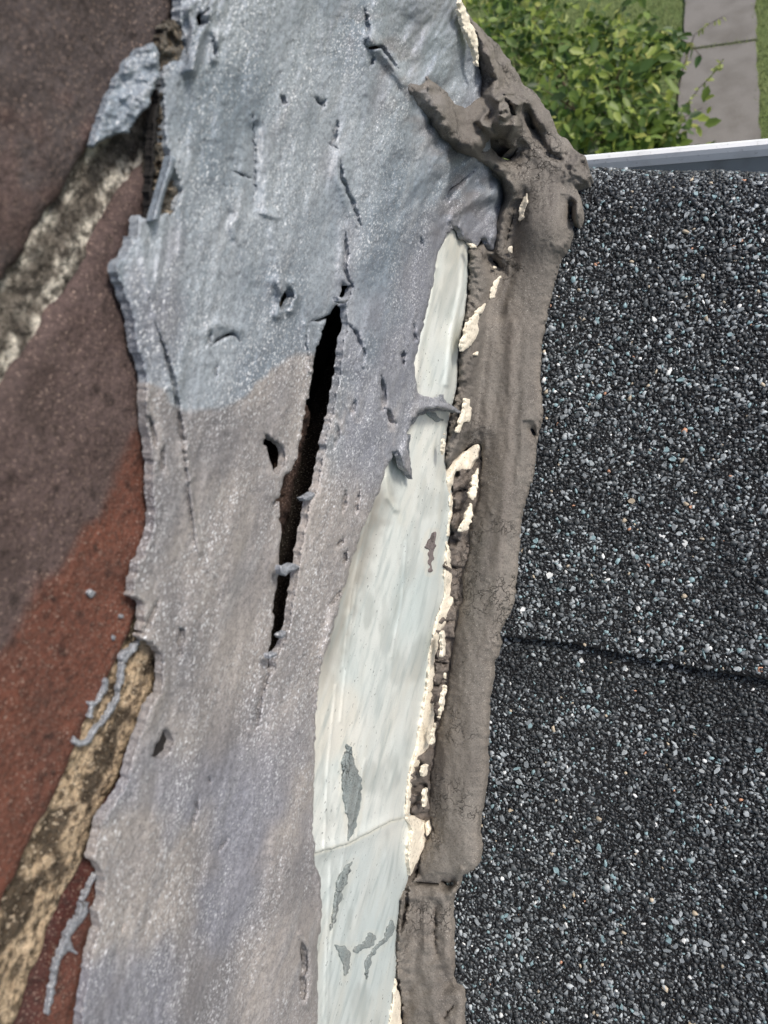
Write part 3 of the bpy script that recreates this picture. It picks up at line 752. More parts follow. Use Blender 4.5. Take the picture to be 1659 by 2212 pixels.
def h_metal(px, py, s):
    h = .0011 * fbm(px, py, 120, 210, 3, 2.5, .1) + .00012 * fbm(px, py, 10, 211, 2, 4, .1)
    for p in SCR: h = h + .00035 * np.exp(-(pdist(px, py, p) / 2.6) ** 2)
    h = h + .0012 * np.exp(-(pdist(px, py, [(833, 1030), (840, 1075), (855, 1100)]) / 7) ** 2)
    h = h + .0010 * np.exp(-(pdist(px, py, [(1000, 530), (998, 620), (975, 720), (965, 830)]) / 6) ** 2)
    h = h + .0009 * np.exp(-(pdist(px, py, [(940, 580), (930, 660), (905, 760), (900, 830)]) / 6) ** 2)
    h = h + .0010 * np.exp(-(pdist(px, py, SEAM, 60) / 16) ** 2)
    h = h - .0016 * np.exp(-((px - np.interp(py, [p[1] for p in M_Rt], [p[0] for p in M_Rt])) / 22) ** 2)
    return h
up_out = M_L[::1] + SEAM + M_Rt[::-1]
fl1 = layer('flashing_sheet', up_out, M_METAL, wallpos(.0058), h_metal, c_metal, 2.6, .0009, 6, (1.2, 16), seed=21, skirt=.0006)
tag(fl1, 'long upper white painted flashing sheet exposed beside the grey cement', 'flashing')
lo_out = ML2 + MR2[::-1] + [(845, 1765), (755, 1812)]
fl2 = layer('flashing_sheet', lo_out, M_METAL, wallpos(.0046), h_metal, c_metal, 2.6, .0009, 6, (1.2, 16), seed=22, skirt=.0006)
tag(fl2, 'short lower white flashing sheet tucked under the seam at the bottom', 'flashing')
def c_sm(px, py, s):
    n = (fbm(px, py, 20, 230, 3) * .5 + .5)[:, None]; return lin(132, 142, 142) * (1 - n) + lin(158, 166, 164) * n
def c_smd(px, py, s): return np.tile(lin(132, 122, 120), (len(px), 1))
for i, (sm, par, x) in enumerate([(SM_A, fl1, .0072), (SM_E, fl1, .0072), (SM_D, fl1, .0068), (SM_B, fl2, .0060), (SM_C, fl2, .0060), (SM_F, fl2, .0060), (SM_G, fl2, .0060)]):
    layer('cement_smear', sm, M_TAR, wallpos(x), lambda px, py, s: h_metal(px, py, s), c_smd if i == 2 else c_sm, 1.6, .0003, 4, (3.2, 9), parent=par, seed=40 + i, skirt=.0006)

# ------------------------------------------------------------------ grey cement coat on the chimney side
COAT = [(388, -120), (388, 0), (391, 40), (396, 75), (402, 110), (385, 130), (352, 140), (350, 165), (353, 250), (356, 320), (372, 350), (384, 385), (392, 415), (378, 430), (374, 462), (350, 462), (326, 472), (305, 475), (300, 450),
        (297, 480), (296, 510), (289, 520), (284, 500), (280, 530), (270, 555), (253, 565), (250, 590), (262, 620), (275, 660), (288, 690), (290, 740), (297, 760), (310, 791), (315, 856), (320, 931), (325, 991), (330, 1051), (332, 1106), (327, 1156), (310, 1196),
        (295, 1216), (294, 1240), (282, 1286), (300, 1296), (310, 1301), (312, 1341), (303, 1376), (330, 1392), (348, 1412), (352, 1447), (346, 1497), (322, 1527), (306, 1577), (287, 1627), (276, 1682), (251, 1727), (221, 1762), (209, 1807), (200, 1855),
        (222, 1887), (220, 1957), (210, 1967), (212, 2007), (205, 2027), (195, 2067), (190, 2122), (176, 2182), (172, 2212), (150, 2420),
        (690, 2420), (687, 2212), (685, 2132), (686, 2047), (692, 2007), (695, 1952), (692, 1912), (683, 1877), (680, 1842), (675, 1797), (677, 1732), (680, 1662), (680, 1607), (682, 1547), (687, 1482), (695, 1437), (710, 1395),
        (720, 1356), (730, 1321), (740, 1281), (750, 1256), (760, 1216), (775, 1171), (790, 1126), (805, 1091), (820, 1061), (830, 1031), (840, 1001), (848, 978), (856, 971), (865, 991), (877, 1016), (890, 1037), (887, 1008), (880, 976), (880, 941), (890, 911), (905, 891), (925, 883), (955, 881), (1001, 893),
        (975, 878), (951, 866), (957, 852), (946, 859), (930, 857), (905, 852), (895, 790), (905, 740), (915, 700), (930, 640), (940, 590), (945, 545), (965, 508), (985, 488), (1002, 515), (1028, 536), (1045, 512), (1066, 545),
        (1085, 520), (1098, 440), (1098, 390), (1064, 350), (1050, 250), (1036, 150), (1026, 75), (1006, 22), (994, 0), (965, -120)]
SLIT = [(712, 684), (696, 721), (688, 746), (678, 791), (668, 856), (657, 911), (642, 991), (634, 1016), (614, 1036), (610, 1061), (606, 1091), (608, 1156), (605, 1216), (596, 1291), (590, 1361), (582, 1406), (578, 1442), (588, 1444), (595, 1412), (608, 1390), (619, 1366), (627, 1316), (636, 1256), (643, 1216), (652, 1166), (662, 1106),
        (667, 1081), (679, 1061), (687, 1031), (702, 951), (716, 881), (731, 806), (739, 741), (747, 711), (746, 668), (728, 660)]
HOLES = [SLIT, [(740, 617), (760, 622), (752, 640), (742, 655), (733, 662), (730, 650)],
         [(572, 941), (580, 948), (600, 956), (612, 976), (610, 1011), (600, 1023), (590, 1016), (587, 991), (575, 956)],
         [(356, 1576), (371, 1596), (366, 1620), (346, 1637), (328, 1633), (342, 1605)],
         [(606, 648), (622, 622), (630, 638), (621, 655), (608, 668)],
         [(652, 2037), (660, 2052), (661, 2107), (655, 2157), (650, 2152), (655, 2102), (649, 2052)],
         [(601, 1078), (596, 1095), (589, 1093), (596, 1080)], [(426, 40), (440, 25), (452, 22), (446, 48), (432, 54)], [(385, 1384), (389, 1362), (396, 1358), (394, 1385), (386, 1414)]]
CRACKS = [([(335, 700), (352, 745), (366, 790), (378, 840), (388, 900), (396, 960), (403, 1035)], 7), ([(405, 1050), (410, 1095), (416, 1150), (420, 1178)], 3.5),
          ([(322, 900), (330, 930), (336, 965)], 7), ([(353, 965), (350, 1000), (348, 1020)], 7), ([(342, 1295), (328, 1330), (312, 1366), (304, 1382)], 6),
          ([(731, 262), (724, 290), (716, 312), (728, 320)], 5), ([(736, 345), (738, 380), (752, 415), (768, 455), (780, 488)], 6), ([(745, 500), (749, 545), (744, 575), (750, 598), (764, 622)], 6),
          ([(738, 670), (690, 692), (672, 694)], 4), ([(668, 696), (660, 740), (672, 800)], 2.6), ([(742, 692), (768, 716), (786, 760), (784, 800)], 4), ([(823, 812), (830, 850), (826, 885), (820, 888)], 7), ([(870, 758), (872, 790)], 6),
          ([(768, 862), (758, 896)], 4.5), ([(728, 918), (730, 945), (718, 970)], 4), ([(748, 1060), (740, 1110)], 5), ([(776, 1055), (768, 1115)], 5), ([(742, 1165), (728, 1180)], 6), ([(748, 1190), (744, 1220)], 7),
          ([(733, 1276), (722, 1300), (712, 1306)], 6), ([(762, 1285), (735, 1330)], 4), ([(582, 1446), (570, 1480), (560, 1520), (553, 1580)], 6), ([(430, 1715), (415, 1795)], 3.5), ([(492, 1810), (470, 1842)], 4), ([(450, 1690), (452, 1680)], 4),
          ([(458, 712), (452, 735), (444, 748)], 4), ([(456, 748), (470, 735), (490, 724), (505, 720), (517, 738)], 5), ([(469, 786), (464, 818)], 4), ([(611, 212), (614, 222)], 8), ([(682, 212), (694, 228)], 5), ([(695, 235), (700, 215)], 4),
          ([(462, 85), (467, 125)], 5), ([(788, 20), (795, 60), (790, 95)], 5), ([(785, 96), (800, 104), (825, 100), (862, 150)], 6), ([(800, 150), (805, 120)], 4), ([(960, 440), (975, 410), (1000, 392), (1020, 370)], 5),
          ([(895, 700), (897, 740)], 5), ([(910, 515), (912, 530)], 5), ([(268, 1990), (262, 2015)], 3), ([(545, 250), (551, 330), (550, 440)], 2.6), ([(505, 370), (540, 385)], 3), ([(838, 885), (842, 905), (852, 915)], 8)]
SLX = ([300, 620, 700, 900, 1060, 1230, 1380, 1430, 1560, 1800], [748, 742, 724, 690, 656, 625, 602, 588, 556, 520])
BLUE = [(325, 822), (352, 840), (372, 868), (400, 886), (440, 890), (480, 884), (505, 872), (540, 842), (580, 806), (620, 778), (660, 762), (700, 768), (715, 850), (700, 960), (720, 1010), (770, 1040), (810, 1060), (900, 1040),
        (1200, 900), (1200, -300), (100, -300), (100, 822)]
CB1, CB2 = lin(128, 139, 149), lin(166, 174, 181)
CG1, CG2 = lin(174, 167, 161), lin(146, 142, 141)
CV = lin(142, 144, 154)
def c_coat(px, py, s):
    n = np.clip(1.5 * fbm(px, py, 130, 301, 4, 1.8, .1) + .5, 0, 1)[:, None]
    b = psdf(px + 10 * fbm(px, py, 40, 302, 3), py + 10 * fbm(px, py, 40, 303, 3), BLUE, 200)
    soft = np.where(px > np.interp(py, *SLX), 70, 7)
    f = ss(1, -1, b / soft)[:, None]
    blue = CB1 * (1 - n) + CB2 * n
    # brownish patches among the blue
    br = ss(.05, .5, fbm(px, py, 150, 304, 3, 2.2, .1) + ss(640, 800, px) * .25)[:, None] * .55
    blue = blue * (1 - br) + lin(150, 146, 152) * br
    warm = CG1 * (1 - n) + CG2 * n
    v = (ss(1450, 1750, py) * ss(-.25, .35, fbm(px, py, 150, 305, 3, 1.6, .2)) * .8)[:, None]
    warm = warm * (1 - v) + CV * v
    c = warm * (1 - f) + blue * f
    # scrubbed pale strip beside the brick edge
    p = (ss(40, 0, -s) * ss(.0, .4, fbm(px, py, 18, 306, 3, 3)) * ss(820, 900, py) * ss(1250, 1150, py))[:, None] * .4
    c = c * (1 - p) + lin(205, 196, 190) * p
    # rubbed brown skin near the tar ridge at top right
    t = (ss(90, 10, pdist(px, py, [(800, 70), (845, 130), (880, 190), (980, 330), (1010, 400), (985, 470)], 150)) * ss(-.3, .3, fbm(px, py, 30, 307, 3)))[:, None] * .6
    c = c * (1 - t) + lin(128, 122, 120) * t
    return c * .93
RIDGES = [([(300, 480), (320, 620), (345, 720), (372, 840)], 8, .0005), ([(355, 330), (362, 420), (345, 560), (330, 640)], 7, .0005), ([(375, 350), (395, 450), (388, 550)], 6, .0004), ([(550, 280), (548, 360), (552, 450)], 14, -.0012),
          ([(498, 465), (488, 480), (490, 505), (500, 520)], 9, -.0009), ([(510, 470), (500, 490), (505, 515)], 12, .0006), ([(555, 455), (600, 470)], 6, .0007), ([(585, 460), (600, 560), (610, 640)], 12, .0008),
          ([(600, 610), (612, 640), (600, 680)], 12, .0018), ([(632, 610), (640, 640), (628, 670)], 8, .0016), ([(440, 720), (470, 700), (520, 712)], 12, .0008), ([(733, 340), (733, 385), (748, 425), (768, 470)], 14, .0008),
          ([(740, 500), (740, 560), (742, 600)], 14, .0008), ([(650, 2020), (672, 2050), (675, 2120), (664, 2170)], 9, .0012), ([(410, 1040), (418, 1110), (428, 1180), (432, 1192)], 6, .0009), ([(395, 960), (410, 1035), (418, 1030)], 5, .0008),
          ([(408, 20), (420, 80), (408, 150)], 12, .0022), ([(450, 30), (432, 90), (418, 150)], 8, .0018), ([(468, 70), (462, 130)], 8, .0014), ([(800, 80), (850, 140), (870, 175)], 14, .0020), ([(960, 430), (985, 395), (1020, 365)], 10, -.0022),
          ([(1075, 400), (1085, 450), (1070, 510)], 12, .0016), ([(975, 470), (1010, 440), (1060, 420)], 14, .0014), ([(665, 900), (655, 960), (648, 1010)], 9, .0010), ([(672, 800), (662, 700)], 7, .0010), ([(330, 1380), (355, 1420), (352, 1480), (320, 1560)], 14, .0007),
          ([(290, 1640), (270, 1700), (230, 1770)], 14, .0008), ([(845, 1040), (880, 960), (900, 880), (960, 880)], 10, .0012), ([(720, 1330), (700, 1420), (690, 1520), (688, 1700), (690, 1900), (700, 2000)], 9, .0010)]
def h_coat(px, py, s):
    h = .0011 * fbm(px, py, 150, 320, 3, 1.6, .12) + .0007 * fbm(px, py, 34, 321, 3, 5.0, .12) + .00022 * fbm(px, py, 9, 322, 3, 1.5)
    for p, wd, a in RIDGES: h = h + a * np.exp(-(pdist(px, py, p, 5 * abs(wd)) / wd) ** 2)
    # the right hand strip lies over the flashing and stands off the brick along the tear
    r = ss(-8, 8, px - np.interp(py, *SLX)) * ss(560, 760, py) * ss(1560, 1300, py)
    h = h + .0030 * r + .0050 * ss(-60, 130, px - np.interp(py, *SLX)) 
    # folds towards the corner of the chimney at the top right
    tr = ss(760, 960, px) * ss(620, 420, py)
    h = h + tr * (.0016 * fbm(px, py, 26, 330, 4, 2.0, .5) + .003 * fbm(px, py, 90, 331, 2, 1.5, .4))
    tl = ss(120, 0, np.hypot(px - 420, py - 60)); h = h + tl * .0022 * fbm(px, py, 20, 332, 3, 2.5, .3)
    return h
coat = empty('cement_coat', (.004, .1, .15)); tag(coat, 'grey glittering roof cement coat smeared over the chimney side, torn by a long black slit', 'roof cement')
def keep_local(o, root):
    o.parent = root; o.matrix_parent_inverse = Matrix.Translation(root.location).inverted(); return o
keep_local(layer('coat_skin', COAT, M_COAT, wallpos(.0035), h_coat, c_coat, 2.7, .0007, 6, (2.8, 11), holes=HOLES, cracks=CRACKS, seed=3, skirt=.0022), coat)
c_flap = lambda px, py, s: np.tile(CB1 * 1.05, (len(px), 1)) * (1 + .25 * fbm(px, py, 18, 340, 3))[:, None]
h_flap = lambda px, py, s: .0012 * fbm(px, py, 30, 341, 3) + .004 * ss(250, 340, px)
keep_local(layer('peeled_flap', [(335, 90), (300, 108), (270, 140), (250, 175), (225, 225), (205, 280), (198, 325), (215, 310), (245, 288), (280, 285), (295, 255), (320, 235), (328, 205), (345, 165), (346, 125)],
      M_COAT, wallpos(.0015), h_flap, c_flap, 2.4, .0010, 6, (3, 10), seed=61), coat)
keep_local(layer('strand', [(366, 335), (380, 340), (378, 362), (362, 400), (350, 440), (344, 478), (326, 478), (336, 440), (348, 398), (360, 362)], M_COAT, wallpos(.006),
      lambda px, py, s: 0 * px, c_flap, 2.0, .0012, 8, (.8, 10), seed=62), coat)
c_old = lambda px, py, s: np.tile(lin(104, 100, 92), (len(px), 1)) * (1 + .5 * fbm(px, py, 14, 350, 3))[:, None]
keep_local(layer('old_cement', [(350, 50), (372, 42), (392, 60), (402, 110), (392, 150), (362, 150), (356, 320), (372, 380), (392, 420), (376, 470), (340, 478), (318, 470), (322, 420), (320, 360), (332, 250), (346, 170), (340, 100)],
      M_MORTAR, wallpos(.0002), lambda px, py, s: .0015 * fbm(px, py, 16, 351, 4) + .0015 * ss(335, 350, px), c_old, 2.6, .0015, 8, (3, 10), seed=63), coat)
keep_local(layer('gap_shade', [(346, 180), (338, 215), (330, 260), (324, 330), (317, 400), (320, 450), (312, 474), (330, 478), (334, 450), (330, 400), (334, 330), (340, 270), (347, 220)], M_CORE, wallpos(.0040), lambda px, py, s: -.0006 + 0 * px, None, 2.0, .0012, 5, (4, 9), seed=64), coat)  # dark strip that paints in the shade of a crevice
keep_local(layer('gap_shade', [(340, 1572), (380, 1580), (385, 1625), (350, 1645), (322, 1642), (325, 1605)], M_CORE, wallpos(.0010), lambda px, py, s: 0 * px, None, 3.0, .0004, 5, (2, 9), seed=65), coat)  # dark sheet behind the hole, standing for the shade inside it
c_wisp = lambda px, py, s: np.tile(lin(150, 154, 160), (len(px), 1)) * (1 + .35 * fbm(px, py, 12, 360, 3))[:, None]
WISP = [[(217, 1880), (208, 1887), (186, 1920), (170, 1962), (160, 1990), (146, 2014), (136, 2026), (126, 2062), (115, 2092), (108, 2130), (100, 2160), (98, 2190), (107, 2193), (112, 2160), (118, 2132), (128, 2092), (140, 2060), (146, 2050), (160, 2062), (165, 2056), (152, 2040), (152, 2028), (170, 2000), (190, 1972), (196, 1950), (188, 1952), (184, 1966), (180, 1952), (196, 1918), (214, 1896)],
        [(300, 1380), (282, 1398), (258, 1410), (262, 1440), (256, 1470), (250, 1505), (228, 1540), (205, 1575), (190, 1600), (172, 1602), (156, 1590), (153, 1600), (170, 1610), (194, 1608), (212, 1582), (236, 1548), (256, 1512), (266, 1470), (272, 1436), (290, 1410), (306, 1392)],
        [(228, 1464), (238, 1474), (234, 1492), (220, 1512), (204, 1528), (196, 1556), (190, 1550), (194, 1526), (188, 1520), (206, 1512), (222, 1490)]]
for i, wp_ in enumerate(WISP):
    keep_local(layer('strand', wp_, M_COAT, wallpos(.0006), lambda px, py, s: .0004 * fbm(px, py, 14, 361, 2), c_wisp, 2.0, .0007, 5, (3.5, 9), seed=70 + i), coat)
for i, (x, y, r) in enumerate([(196, 1281, 9), (243, 1378, 6), (150, 2044, 6), (262, 1330, 5)]):
    a = np.linspace(0, 6.28, 9)[:-1]
    keep_local(layer('splash', np.stack([x + 1.2 * r * np.cos(a), y + r * np.sin(a)], 1), M_COAT, wallpos(.0004), lambda px, py, s: 0 * px, c_wisp, 1.8, .0008, 4, (3, 7), seed=80 + i), coat)

keep_local(layer('torn_edge', [(700, 956), (696, 985), (687, 1031), (679, 1062), (667, 1082), (662, 1106), (652, 1166), (643, 1216), (636, 1256), (627, 1316), (619, 1360), (622, 1360), (631, 1316), (640, 1256), (647, 1216), (656, 1166), (666, 1108), (671, 1086), (683, 1066), (691, 1032), (701, 985)],
      M_CREAM, wallpos(.0062), lambda px, py, s: 0 * px, None, 1.6, .0004, 3, (1.0, 9), seed=66, skirt=.0008), coat)

c_drip = lambda px, py, s: np.tile(lin(108, 114, 122), (len(px), 1)) * (1 + .3 * fbm(px, py, 14, 370, 3))[:, None]
for nm, q in (('drip', [(842, 978), (850, 962), (872, 950), (888, 935), (884, 960), (885, 985), (889, 1012), (893, 1040), (884, 1030), (872, 1008), (860, 988), (854, 976)]), ('drip', [(880, 925), (888, 900), (902, 872), (922, 860), (940, 860), (952, 858), (960, 848), (958, 862), (972, 874), (1004, 894), (980, 892), (955, 887), (928, 888), (906, 898), (892, 915)]),
              ('strand', [(606, 1222), (616, 1224), (628, 1216), (640, 1218), (648, 1224), (638, 1232), (626, 1236), (618, 1244), (606, 1242)]), ('strand', [(600, 1372), (610, 1366), (618, 1362), (616, 1372), (606, 1380)]), ('strand', [(650, 1076), (662, 1072), (676, 1062), (682, 1070), (668, 1082), (655, 1084)]),
              ('strand', [(580, 1414), (596, 1408), (598, 1416), (582, 1424)]), ('strand', [(728, 640), (742, 646), (756, 640), (754, 650), (742, 656), (730, 652)])):
    keep_local(layer(nm, q, M_COAT, wallpos(.0095), lambda px, py, s: .0004 * fbm(px, py, 14, 371, 2), c_drip if nm == 'drip' else c_wisp, 1.7, .0010, 6, (1.5, 8), seed=67, skirt=.0016), coat)

# ------------------------------------------------------------------ brown roof cement on the roof and over the corner
BROWN = [(1036, 150), (1030, 205), (1012, 222), (990, 214), (960, 178), (925, 152), (905, 156), (882, 145), (858, 172), (884, 218), (924, 258), (949, 300), (979, 325), (1019, 342), (1032, 352), (1054, 366), (1084, 386), (1089, 425), (1079, 450), (1066, 485), (1064, 540), (1044, 513), (1029, 532), (1010, 533),
         (1012, 600), (1008, 680), (994, 750), (988, 830), (980, 876), (968, 925), (960, 990), (965, 1020), (985, 990), (1012, 965), (1038, 955), (1040, 991), (1036, 1071), (1016, 1141), (1013, 1191), (997, 1251), (1001, 1291), (991, 1316), (986, 1366), (977, 1410), (975, 1432), (966, 1507), (956, 1547), (946, 1577), (938, 1622), (931, 1682), (926, 1747), (936, 1792),
         (906, 1847), (903, 1887), (886, 1907), (866, 1942), (858, 2007), (855, 2082), (866, 2162), (871, 2212), (880, 2420),
         (1010, 2420), (1000, 2212), (1001, 2147), (978, 2122), (977, 2007), (972, 1952), (985, 1927), (991, 1897), (1030, 1872), (1036, 1832), (1030, 1797), (1040, 1742), (1050, 1682), (1050, 1597), (1055, 1507), (1065, 1434), (1077, 1392), (1086, 1352), (1110, 1301), (1115, 1241), (1120, 1171), (1125, 1111), (1150, 1031), (1160, 956),
         (1173, 901), (1165, 816), (1170, 741), (1180, 691), (1186, 655), (1194, 625), (1204, 590), (1209, 547), (1224, 530), (1234, 507), (1240, 482), (1250, 486), (1256, 465), (1254, 425), (1240, 404), (1269, 396), (1280, 380), (1264, 358), (1269, 341), (1244, 325), (1226, 300), (1204, 288), (1189, 245), (1159, 205), (1129, 180), (1109, 145), (1079, 100), (1044, 66), (1018, 40), (1004, 12), (992, 0), (1002, 30), (1024, 75)]
PIT = [(1060, 300), (1074, 314), (1092, 330), (1108, 318), (1114, 322), (1108, 336), (1096, 344), (1078, 337), (1060, 314)]
def brown_pos(px, py, r):
    hw, hr = .0045 + r, .006 + r
    v = rays(px, py)
    tw = (hw - CAM[0]) / np.minimum(v[..., 0], -1e-3); tr = (hr - CAM.dot(NR)) / v.dot(NR)
    k = (.006 + .040 * ss(560, 330, py)) / FPX
    hh = np.clip(.5 + .5 * (tr - tw) / k, 0, 1)
    t = tr * (1 - hh) + tw * hh - k * hh * (1 - hh)
    N = NR * (1 - hh)[..., None] + np.array([1., 0, 0]) * hh[..., None]
    return CAM + v * t[..., None], N / np.linalg.norm(N, axis=-1, keepdims=True)
LUMPS = [(1036, 312, 26, 22, .005), (1000, 325, 30, 16, .003), (1180, 480, 55, 70, .010), (1248, 455, 12, 28, .008), (1092, 232, 26, 32, .011), (1078, 270, 34, 26, .008), (1140, 250, 60, 70, .008), (1120, 390, 40, 40, .004), (1215, 540, 30, 20, .003), (1030, 300, 26, 20, .004), (950, 235, 40, 30, .003), (1165, 330, 40, 60, .004), (1020, 1850, 30, 60, .002)]
BR = [([(880, 178), (930, 235), (975, 292), (1030, 330), (1075, 365)], 22, .0038), ([(1085, 370), (1108, 415), (1096, 470), (1085, 540)], 15, .0038), ([(1062, 290), (1040, 262), (1050, 240)], 8, .004), ([(1118, 225), (1112, 260), (1100, 300), (1108, 318)], 9, .006),
      ([(1070, 215), (1095, 205), (1115, 225)], 7, .0035), ([(1082, 240), (1095, 232), (1100, 245), (1090, 255), (1080, 250)], 5, .003), ([(1108, 700), (1100, 880), (1090, 1060), (1075, 1240), (1058, 1400)], 13, .0016), ([(1135, 800), (1128, 980), (1110, 1150)], 10, .0010), ([(1060, 700), (1052, 860), (1045, 960)], 12, .0012),
      ([(1130, 420), (1110, 520), (1100, 600), (1080, 680)], 14, -.003), ([(1235, 440), (1232, 475), (1236, 488)], 6, -.005), ([(1140, 260), (1165, 300), (1180, 330), (1205, 345)], 7, -.0035), ([(1100, 140), (1140, 215), (1170, 265)], 12, .003), ([(1055, 120), (1075, 170), (1060, 205)], 10, .003),
      ([(1060, 560), (1085, 590), (1070, 640)], 8, -.002), ([(960, 1915), (980, 1905)], 9, -.004), ([(955, 2100), (965, 2130)], 16, -.004), ([(930, 1960), (922, 2080), (940, 2200)], 14, .0015), ([(1000, 1880), (975, 1935)], 8, .002)]
def h_brown(px, py, s):
    h = .0014 * fbm(px, py, 70, 501, 3, 2.6, .08) + .0005 * fbm(px, py, 16, 502, 3, 3.0, .08) + .00022 * fbm(px, py, 6, 503, 2)
    for x, y, a, b, m in LUMPS:
        q = ((px - x) / a) ** 2 + ((py - y) / b) ** 2; h = h + m * np.exp(-q)
    for p, wd, a in BR: h = h + a * np.exp(-(pdist(px + 4 * fbm(px, py, 20, 504, 2), py, p, 5 * wd) / wd) ** 2)
    cr = np.exp(-(((px - 1238) / 36) ** 2 + ((py - 355) / 55) ** 2)); h = h + cr * (.005 * fbm(px, py, 18, 505, 3) + .002)
    top = ss(420, 250, py); h = h + top * (.0024 * fbm(px, py, 48, 506, 2) + .0003 * fbm(px, py, 12, 507, 2))
    h = h + .0022 * ss(1900, 1700, py) * ss(0, 40, -s)
    tg = ss(870, 1030, px + .35 * (py - 200)); tk = ss(430, 360, py) * (1 - tg); h = h * (1 - tk) + (h_coat(px, py, s) - .0010 - .0025 + .0008 * ss(0, 40, -s) + .0009 * fbm(px, py, 30, 509, 3)) * tk
    low = ss(1850, 1950, py); h = h + low * .0012 * fbm(px, py, 22, 508, 4)
    return h
TB1, TB2 = lin(122, 117, 110), lin(106, 101, 95)
def c_brown(px, py, s):
    n = np.clip(fbm(px, py, 60, 520, 4, 2.5, .08) + .5, 0, 1)[:, None]
    c = TB1 * (1 - n) + TB2 * n
    r = ss(26, 6, pdist(px, py, [(1110, 660), (1100, 880), (1090, 1060), (1075, 1240), (1056, 1420)], 80))[:, None] * .3
    c = c * (1 - r) + lin(132, 124, 116) * r
    d = ss(20, 0, -s)[:, None] * ss(560, 700, py)[:, None] * .35        # dusty rim against the shingles
    c = c * (1 - d) + lin(140, 132, 122) * d
    t = (ss(.1, .5, fbm(px, py, 70, 521, 3)) * ss(260, 120, py))[:, None] * .3
    c = c * (1 - t) + lin(134, 130, 128) * t
    g = (ss(1000, 880, px + .3 * (py - 200)) * ss(430, 330, py) * ss(-.4, .3, fbm(px, py, 26, 522, 3)))[:, None] * .6
    return c * (1 - g) + lin(140, 140, 144) * g
BCR = [([(885, 1912), (905, 1908), (940, 1911), (960, 1908)], 5), ([(880, 1915), (876, 1960), (866, 2010)], 5), ([(940, 1960), (938, 2020), (944, 2060)], 3), ([(1088, 540), (1100, 490), (1112, 450)], 3.5), ([(1150, 928), (1153, 940)], 6),
       ([(925, 1780), (938, 1800)], 5), ([(1230, 440), (1231, 470), (1240, 482)], 5), ([(866, 178), (885, 165), (905, 172)], 4), ([(1040, 330), (1052, 318), (1052, 305)], 5), ([(1062, 560), (1078, 578)], 4), ([(958, 1906), (968, 1916), (978, 1908)], 9), ([(1100, 225), (1108, 245), (1114, 250)], 5), ([(1140, 245), (1150, 275), (1170, 300)], 3), ([(980, 2170), (960, 2200)], 3)]
tarb = empty('roof_cement_bead', (.05, .1, .06)); tag(tarb, 'thick brown roof cement bead between flashing and shingles, lumpy at the top', 'roof cement')
keep_local(layer('bead', BROWN, M_TAR, brown_pos, h_brown, c_brown, 2.6, .0046, 42, (2.2, 10), holes=[PIT], cracks=BCR, seed=9, skirt=.012), tarb)
def c_crumb(px, py, s):
    n = (fbm(px, py, 18, 530, 3) * .5 + .5)[:, None]; return (lin(126, 118, 110) * (1 - n) + lin(104, 96, 90) * n)
BED = [(962, 1030), (985, 995), (1012, 975), (1042, 965), (1044, 1071), (1024, 1141), (1020, 1191), (1006, 1251), (1008, 1300), (996, 1366), (985, 1432), (975, 1507), (956, 1577), (945, 1640), (940, 1747), (940, 1800), (920, 1850), (880, 1910), (880, 1760), (888, 1680), (912, 1600), (922, 1547), (930, 1472), (938, 1400), (950, 1336), (962, 1291), (966, 1221), (972, 1150), (975, 1080)]
keep_local(layer('broken_bed', BED, M_TAR, brown_pos, lambda px, py, s: -.0022 + .0014 * fbm(px, py, 16, 534, 4), c_crumb, 2.4, .0010, 8, (4, 10), seed=89, skirt=.006), tarb)
CRUMBS = [[(985, 1016), (1015, 1011), (1010, 1051), (1005, 1091), (990, 1106), (975, 1106), (972, 1061)], [(980, 1171), (1005, 1181), (1007, 1206), (995, 1231), (988, 1296), (975, 1296), (972, 1256), (962, 1221)],
          [(968, 1300), (990, 1311), (990, 1346), (978, 1378), (945, 1380), (940, 1371), (950, 1335)], [(940, 1390), (977, 1384), (972, 1432), (965, 1467), (950, 1480), (935, 1475), (940, 1437)],
          [(930, 1486), (962, 1484), (955, 1522), (945, 1567), (937, 1547), (932, 1512)], [(925, 1612), (937, 1622), (932, 1662), (928, 1700), (879, 1700), (885, 1677), (905, 1642)], [(878, 1706), (928, 1706), (925, 1752), (905, 1757), (882, 1752)],
          [(980, 1110), (1000, 1112), (1002, 1150), (1006, 1172), (978, 1164)], [(1010, 790), (1022, 770), (1046, 762), (1044, 800), (1030, 850), (1018, 880), (1010, 850)]]
def bump_h(seed): return lambda px, py, s: .0020 * fbm(px, py, 24, seed, 4) + .0005 * fbm(px, py, 8, seed + 1, 2)
for i, cr in enumerate(CRUMBS):
    keep_local(layer('crumb', cr, M_TAR, brown_pos, bump_h(540 + i), c_crumb, 2.2, .0022, 14, (7.0, 16), seed=90 + i, skirt=.006,
          cracks=[([(np.mean([p[0] for p in cr]) - 22, np.mean([p[1] for p in cr]) + 12 * (-1) ** i), (np.mean([p[0] for p in cr]) + 2, np.mean([p[1] for p in cr]) - 4), (np.mean([p[0] for p in cr]) + 20, np.mean([p[1] for p in cr]) - 6)], 3)] if i < 7 else ()), tarb)

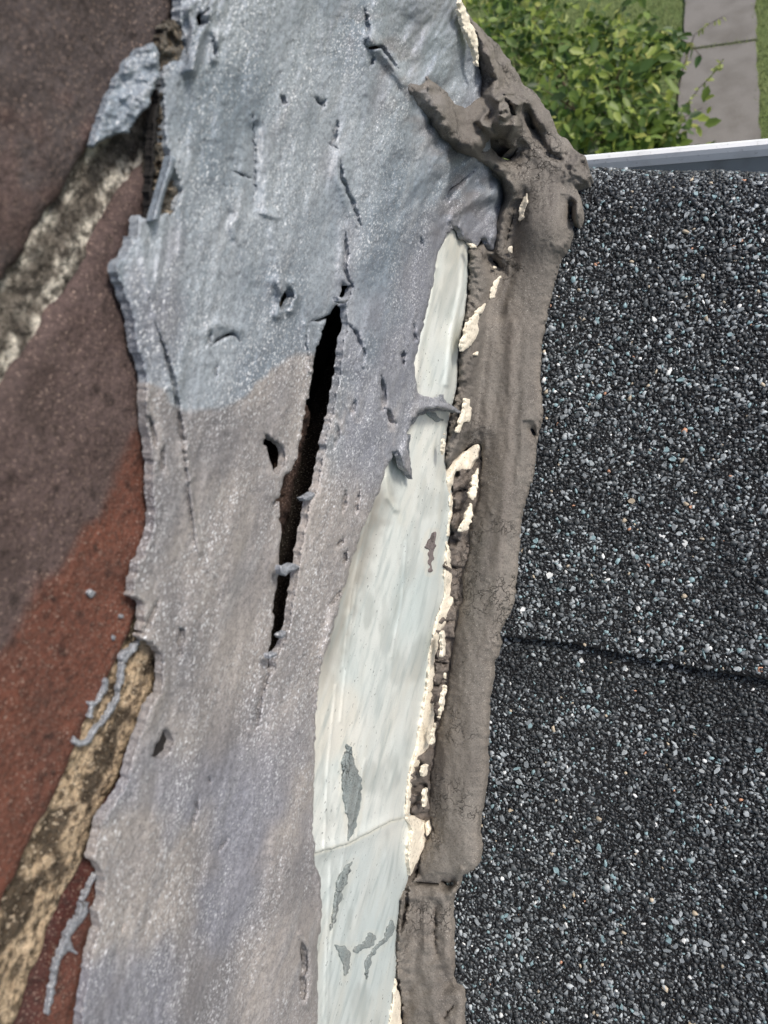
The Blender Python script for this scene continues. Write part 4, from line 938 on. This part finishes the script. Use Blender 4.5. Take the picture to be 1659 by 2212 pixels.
# ------------------------------------------------------------------ cream sealant along the fold
seal = empty('sealant_bead', (.01, .05, .03)); tag(seal, 'broken cream white sealant line along the fold of the flashing', 'sealant')
SEALS = [[(966, 1168), (956, 1291), (941, 1336), (931, 1391), (926, 1431), (921, 1472), (911, 1547), (898, 1622), (880, 1690), (874, 1760), (884, 1765), (890, 1700), (908, 1645), (930, 1600), (940, 1550), (934, 1480), (940, 1430), (948, 1380), (968, 1330), (978, 1290), (976, 1230), (974, 1190)],
         [(970, 1021), (995, 984), (1020, 960), (1036, 960), (1034, 988), (1025, 994), (1015, 1013), (985, 1018), (976, 1055), (978, 1110), (970, 1160), (962, 1160), (972, 1100), (966, 1050)],
         [(875, 1767), (895, 1762), (917, 1777), (914, 1832), (900, 1862), (884, 1896), (882, 1832), (890, 1792)], [(925, 1772), (931, 1792), (920, 1808), (917, 1777)], [(855, 2112), (864, 2160), (868, 2240), (836, 2240), (846, 2170)]]
for i, sp_ in enumerate(SEALS):
    keep_local(layer('sealant_piece', sp_, M_CREAM, brown_pos, lambda px, py, s: .0008 * fbm(px, py, 26, 560, 3) + .0009, None, 2.2, .0008, 7, (2.0, 11), seed=110 + i, skirt=.003), seal)
FRAG = [[(1144, 412), (1131, 425), (1124, 450), (1120, 477), (1129, 475), (1134, 455), (1141, 430)], [(1087, 594), (1069, 605), (1058, 625), (1060, 646), (1069, 642), (1072, 620)], [(1049, 649), (1030, 672), (1010, 700), (996, 736), (994, 762), (1003, 758), (1020, 743), (1033, 721), (1031, 692), (1046, 667)],
        [(1005, 857), (1018, 863), (1015, 911), (1003, 913), (990, 937), (986, 931), (1000, 891)], [(1020, 1026), (1033, 1009), (1031, 1051), (1022, 1088), (1012, 1072)], [(1020, 1089), (1023, 1106), (1012, 1148), (994, 1152), (1005, 1116), (1012, 1091)], [(963, 1362), (961, 1416), (952, 1422), (955, 1366)],
        [(966, 1450), (961, 1522), (949, 1554), (954, 1512)], [(940, 1560), (938, 1605), (931, 1610), (934, 1580)], [(913, 1655), (926, 1652), (925, 1672), (914, 1676)], [(915, 1715), (924, 1700), (922, 1740), (914, 1742)], [(1097, 535), (1107, 531), (1106, 546), (1098, 547)], [(1066, 578), (1076, 576), (1074, 580), (1067, 581)],
        [(1012, 525), (1028, 530), (1031, 537), (1020, 536)], [(993, -10), (1004, 20), (1025, 60), (1035, 115), (1037, 146), (1029, 138), (1019, 100), (1004, 70), (991, 20)], [(1026, 763), (1036, 758), (1034, 768), (1027, 770)], [(957, 955), (964, 930), (962, 965), (955, 990)]]
for i, sp_ in enumerate(FRAG):
    hoff = .0042 if i not in (14, 6, 7) else (.0052)
    def hf(px, py, s, i=i, hoff=hoff):
        return h_brown(px, py, -np.full(px.shape, 60.)) + hoff + .0008
    keep_local(layer('sealant_fragment', sp_, M_CREAM, brown_pos, hf, None, 1.8, .0005, 5, (2.6, 7), seed=130 + i, skirt=.0010), seal)
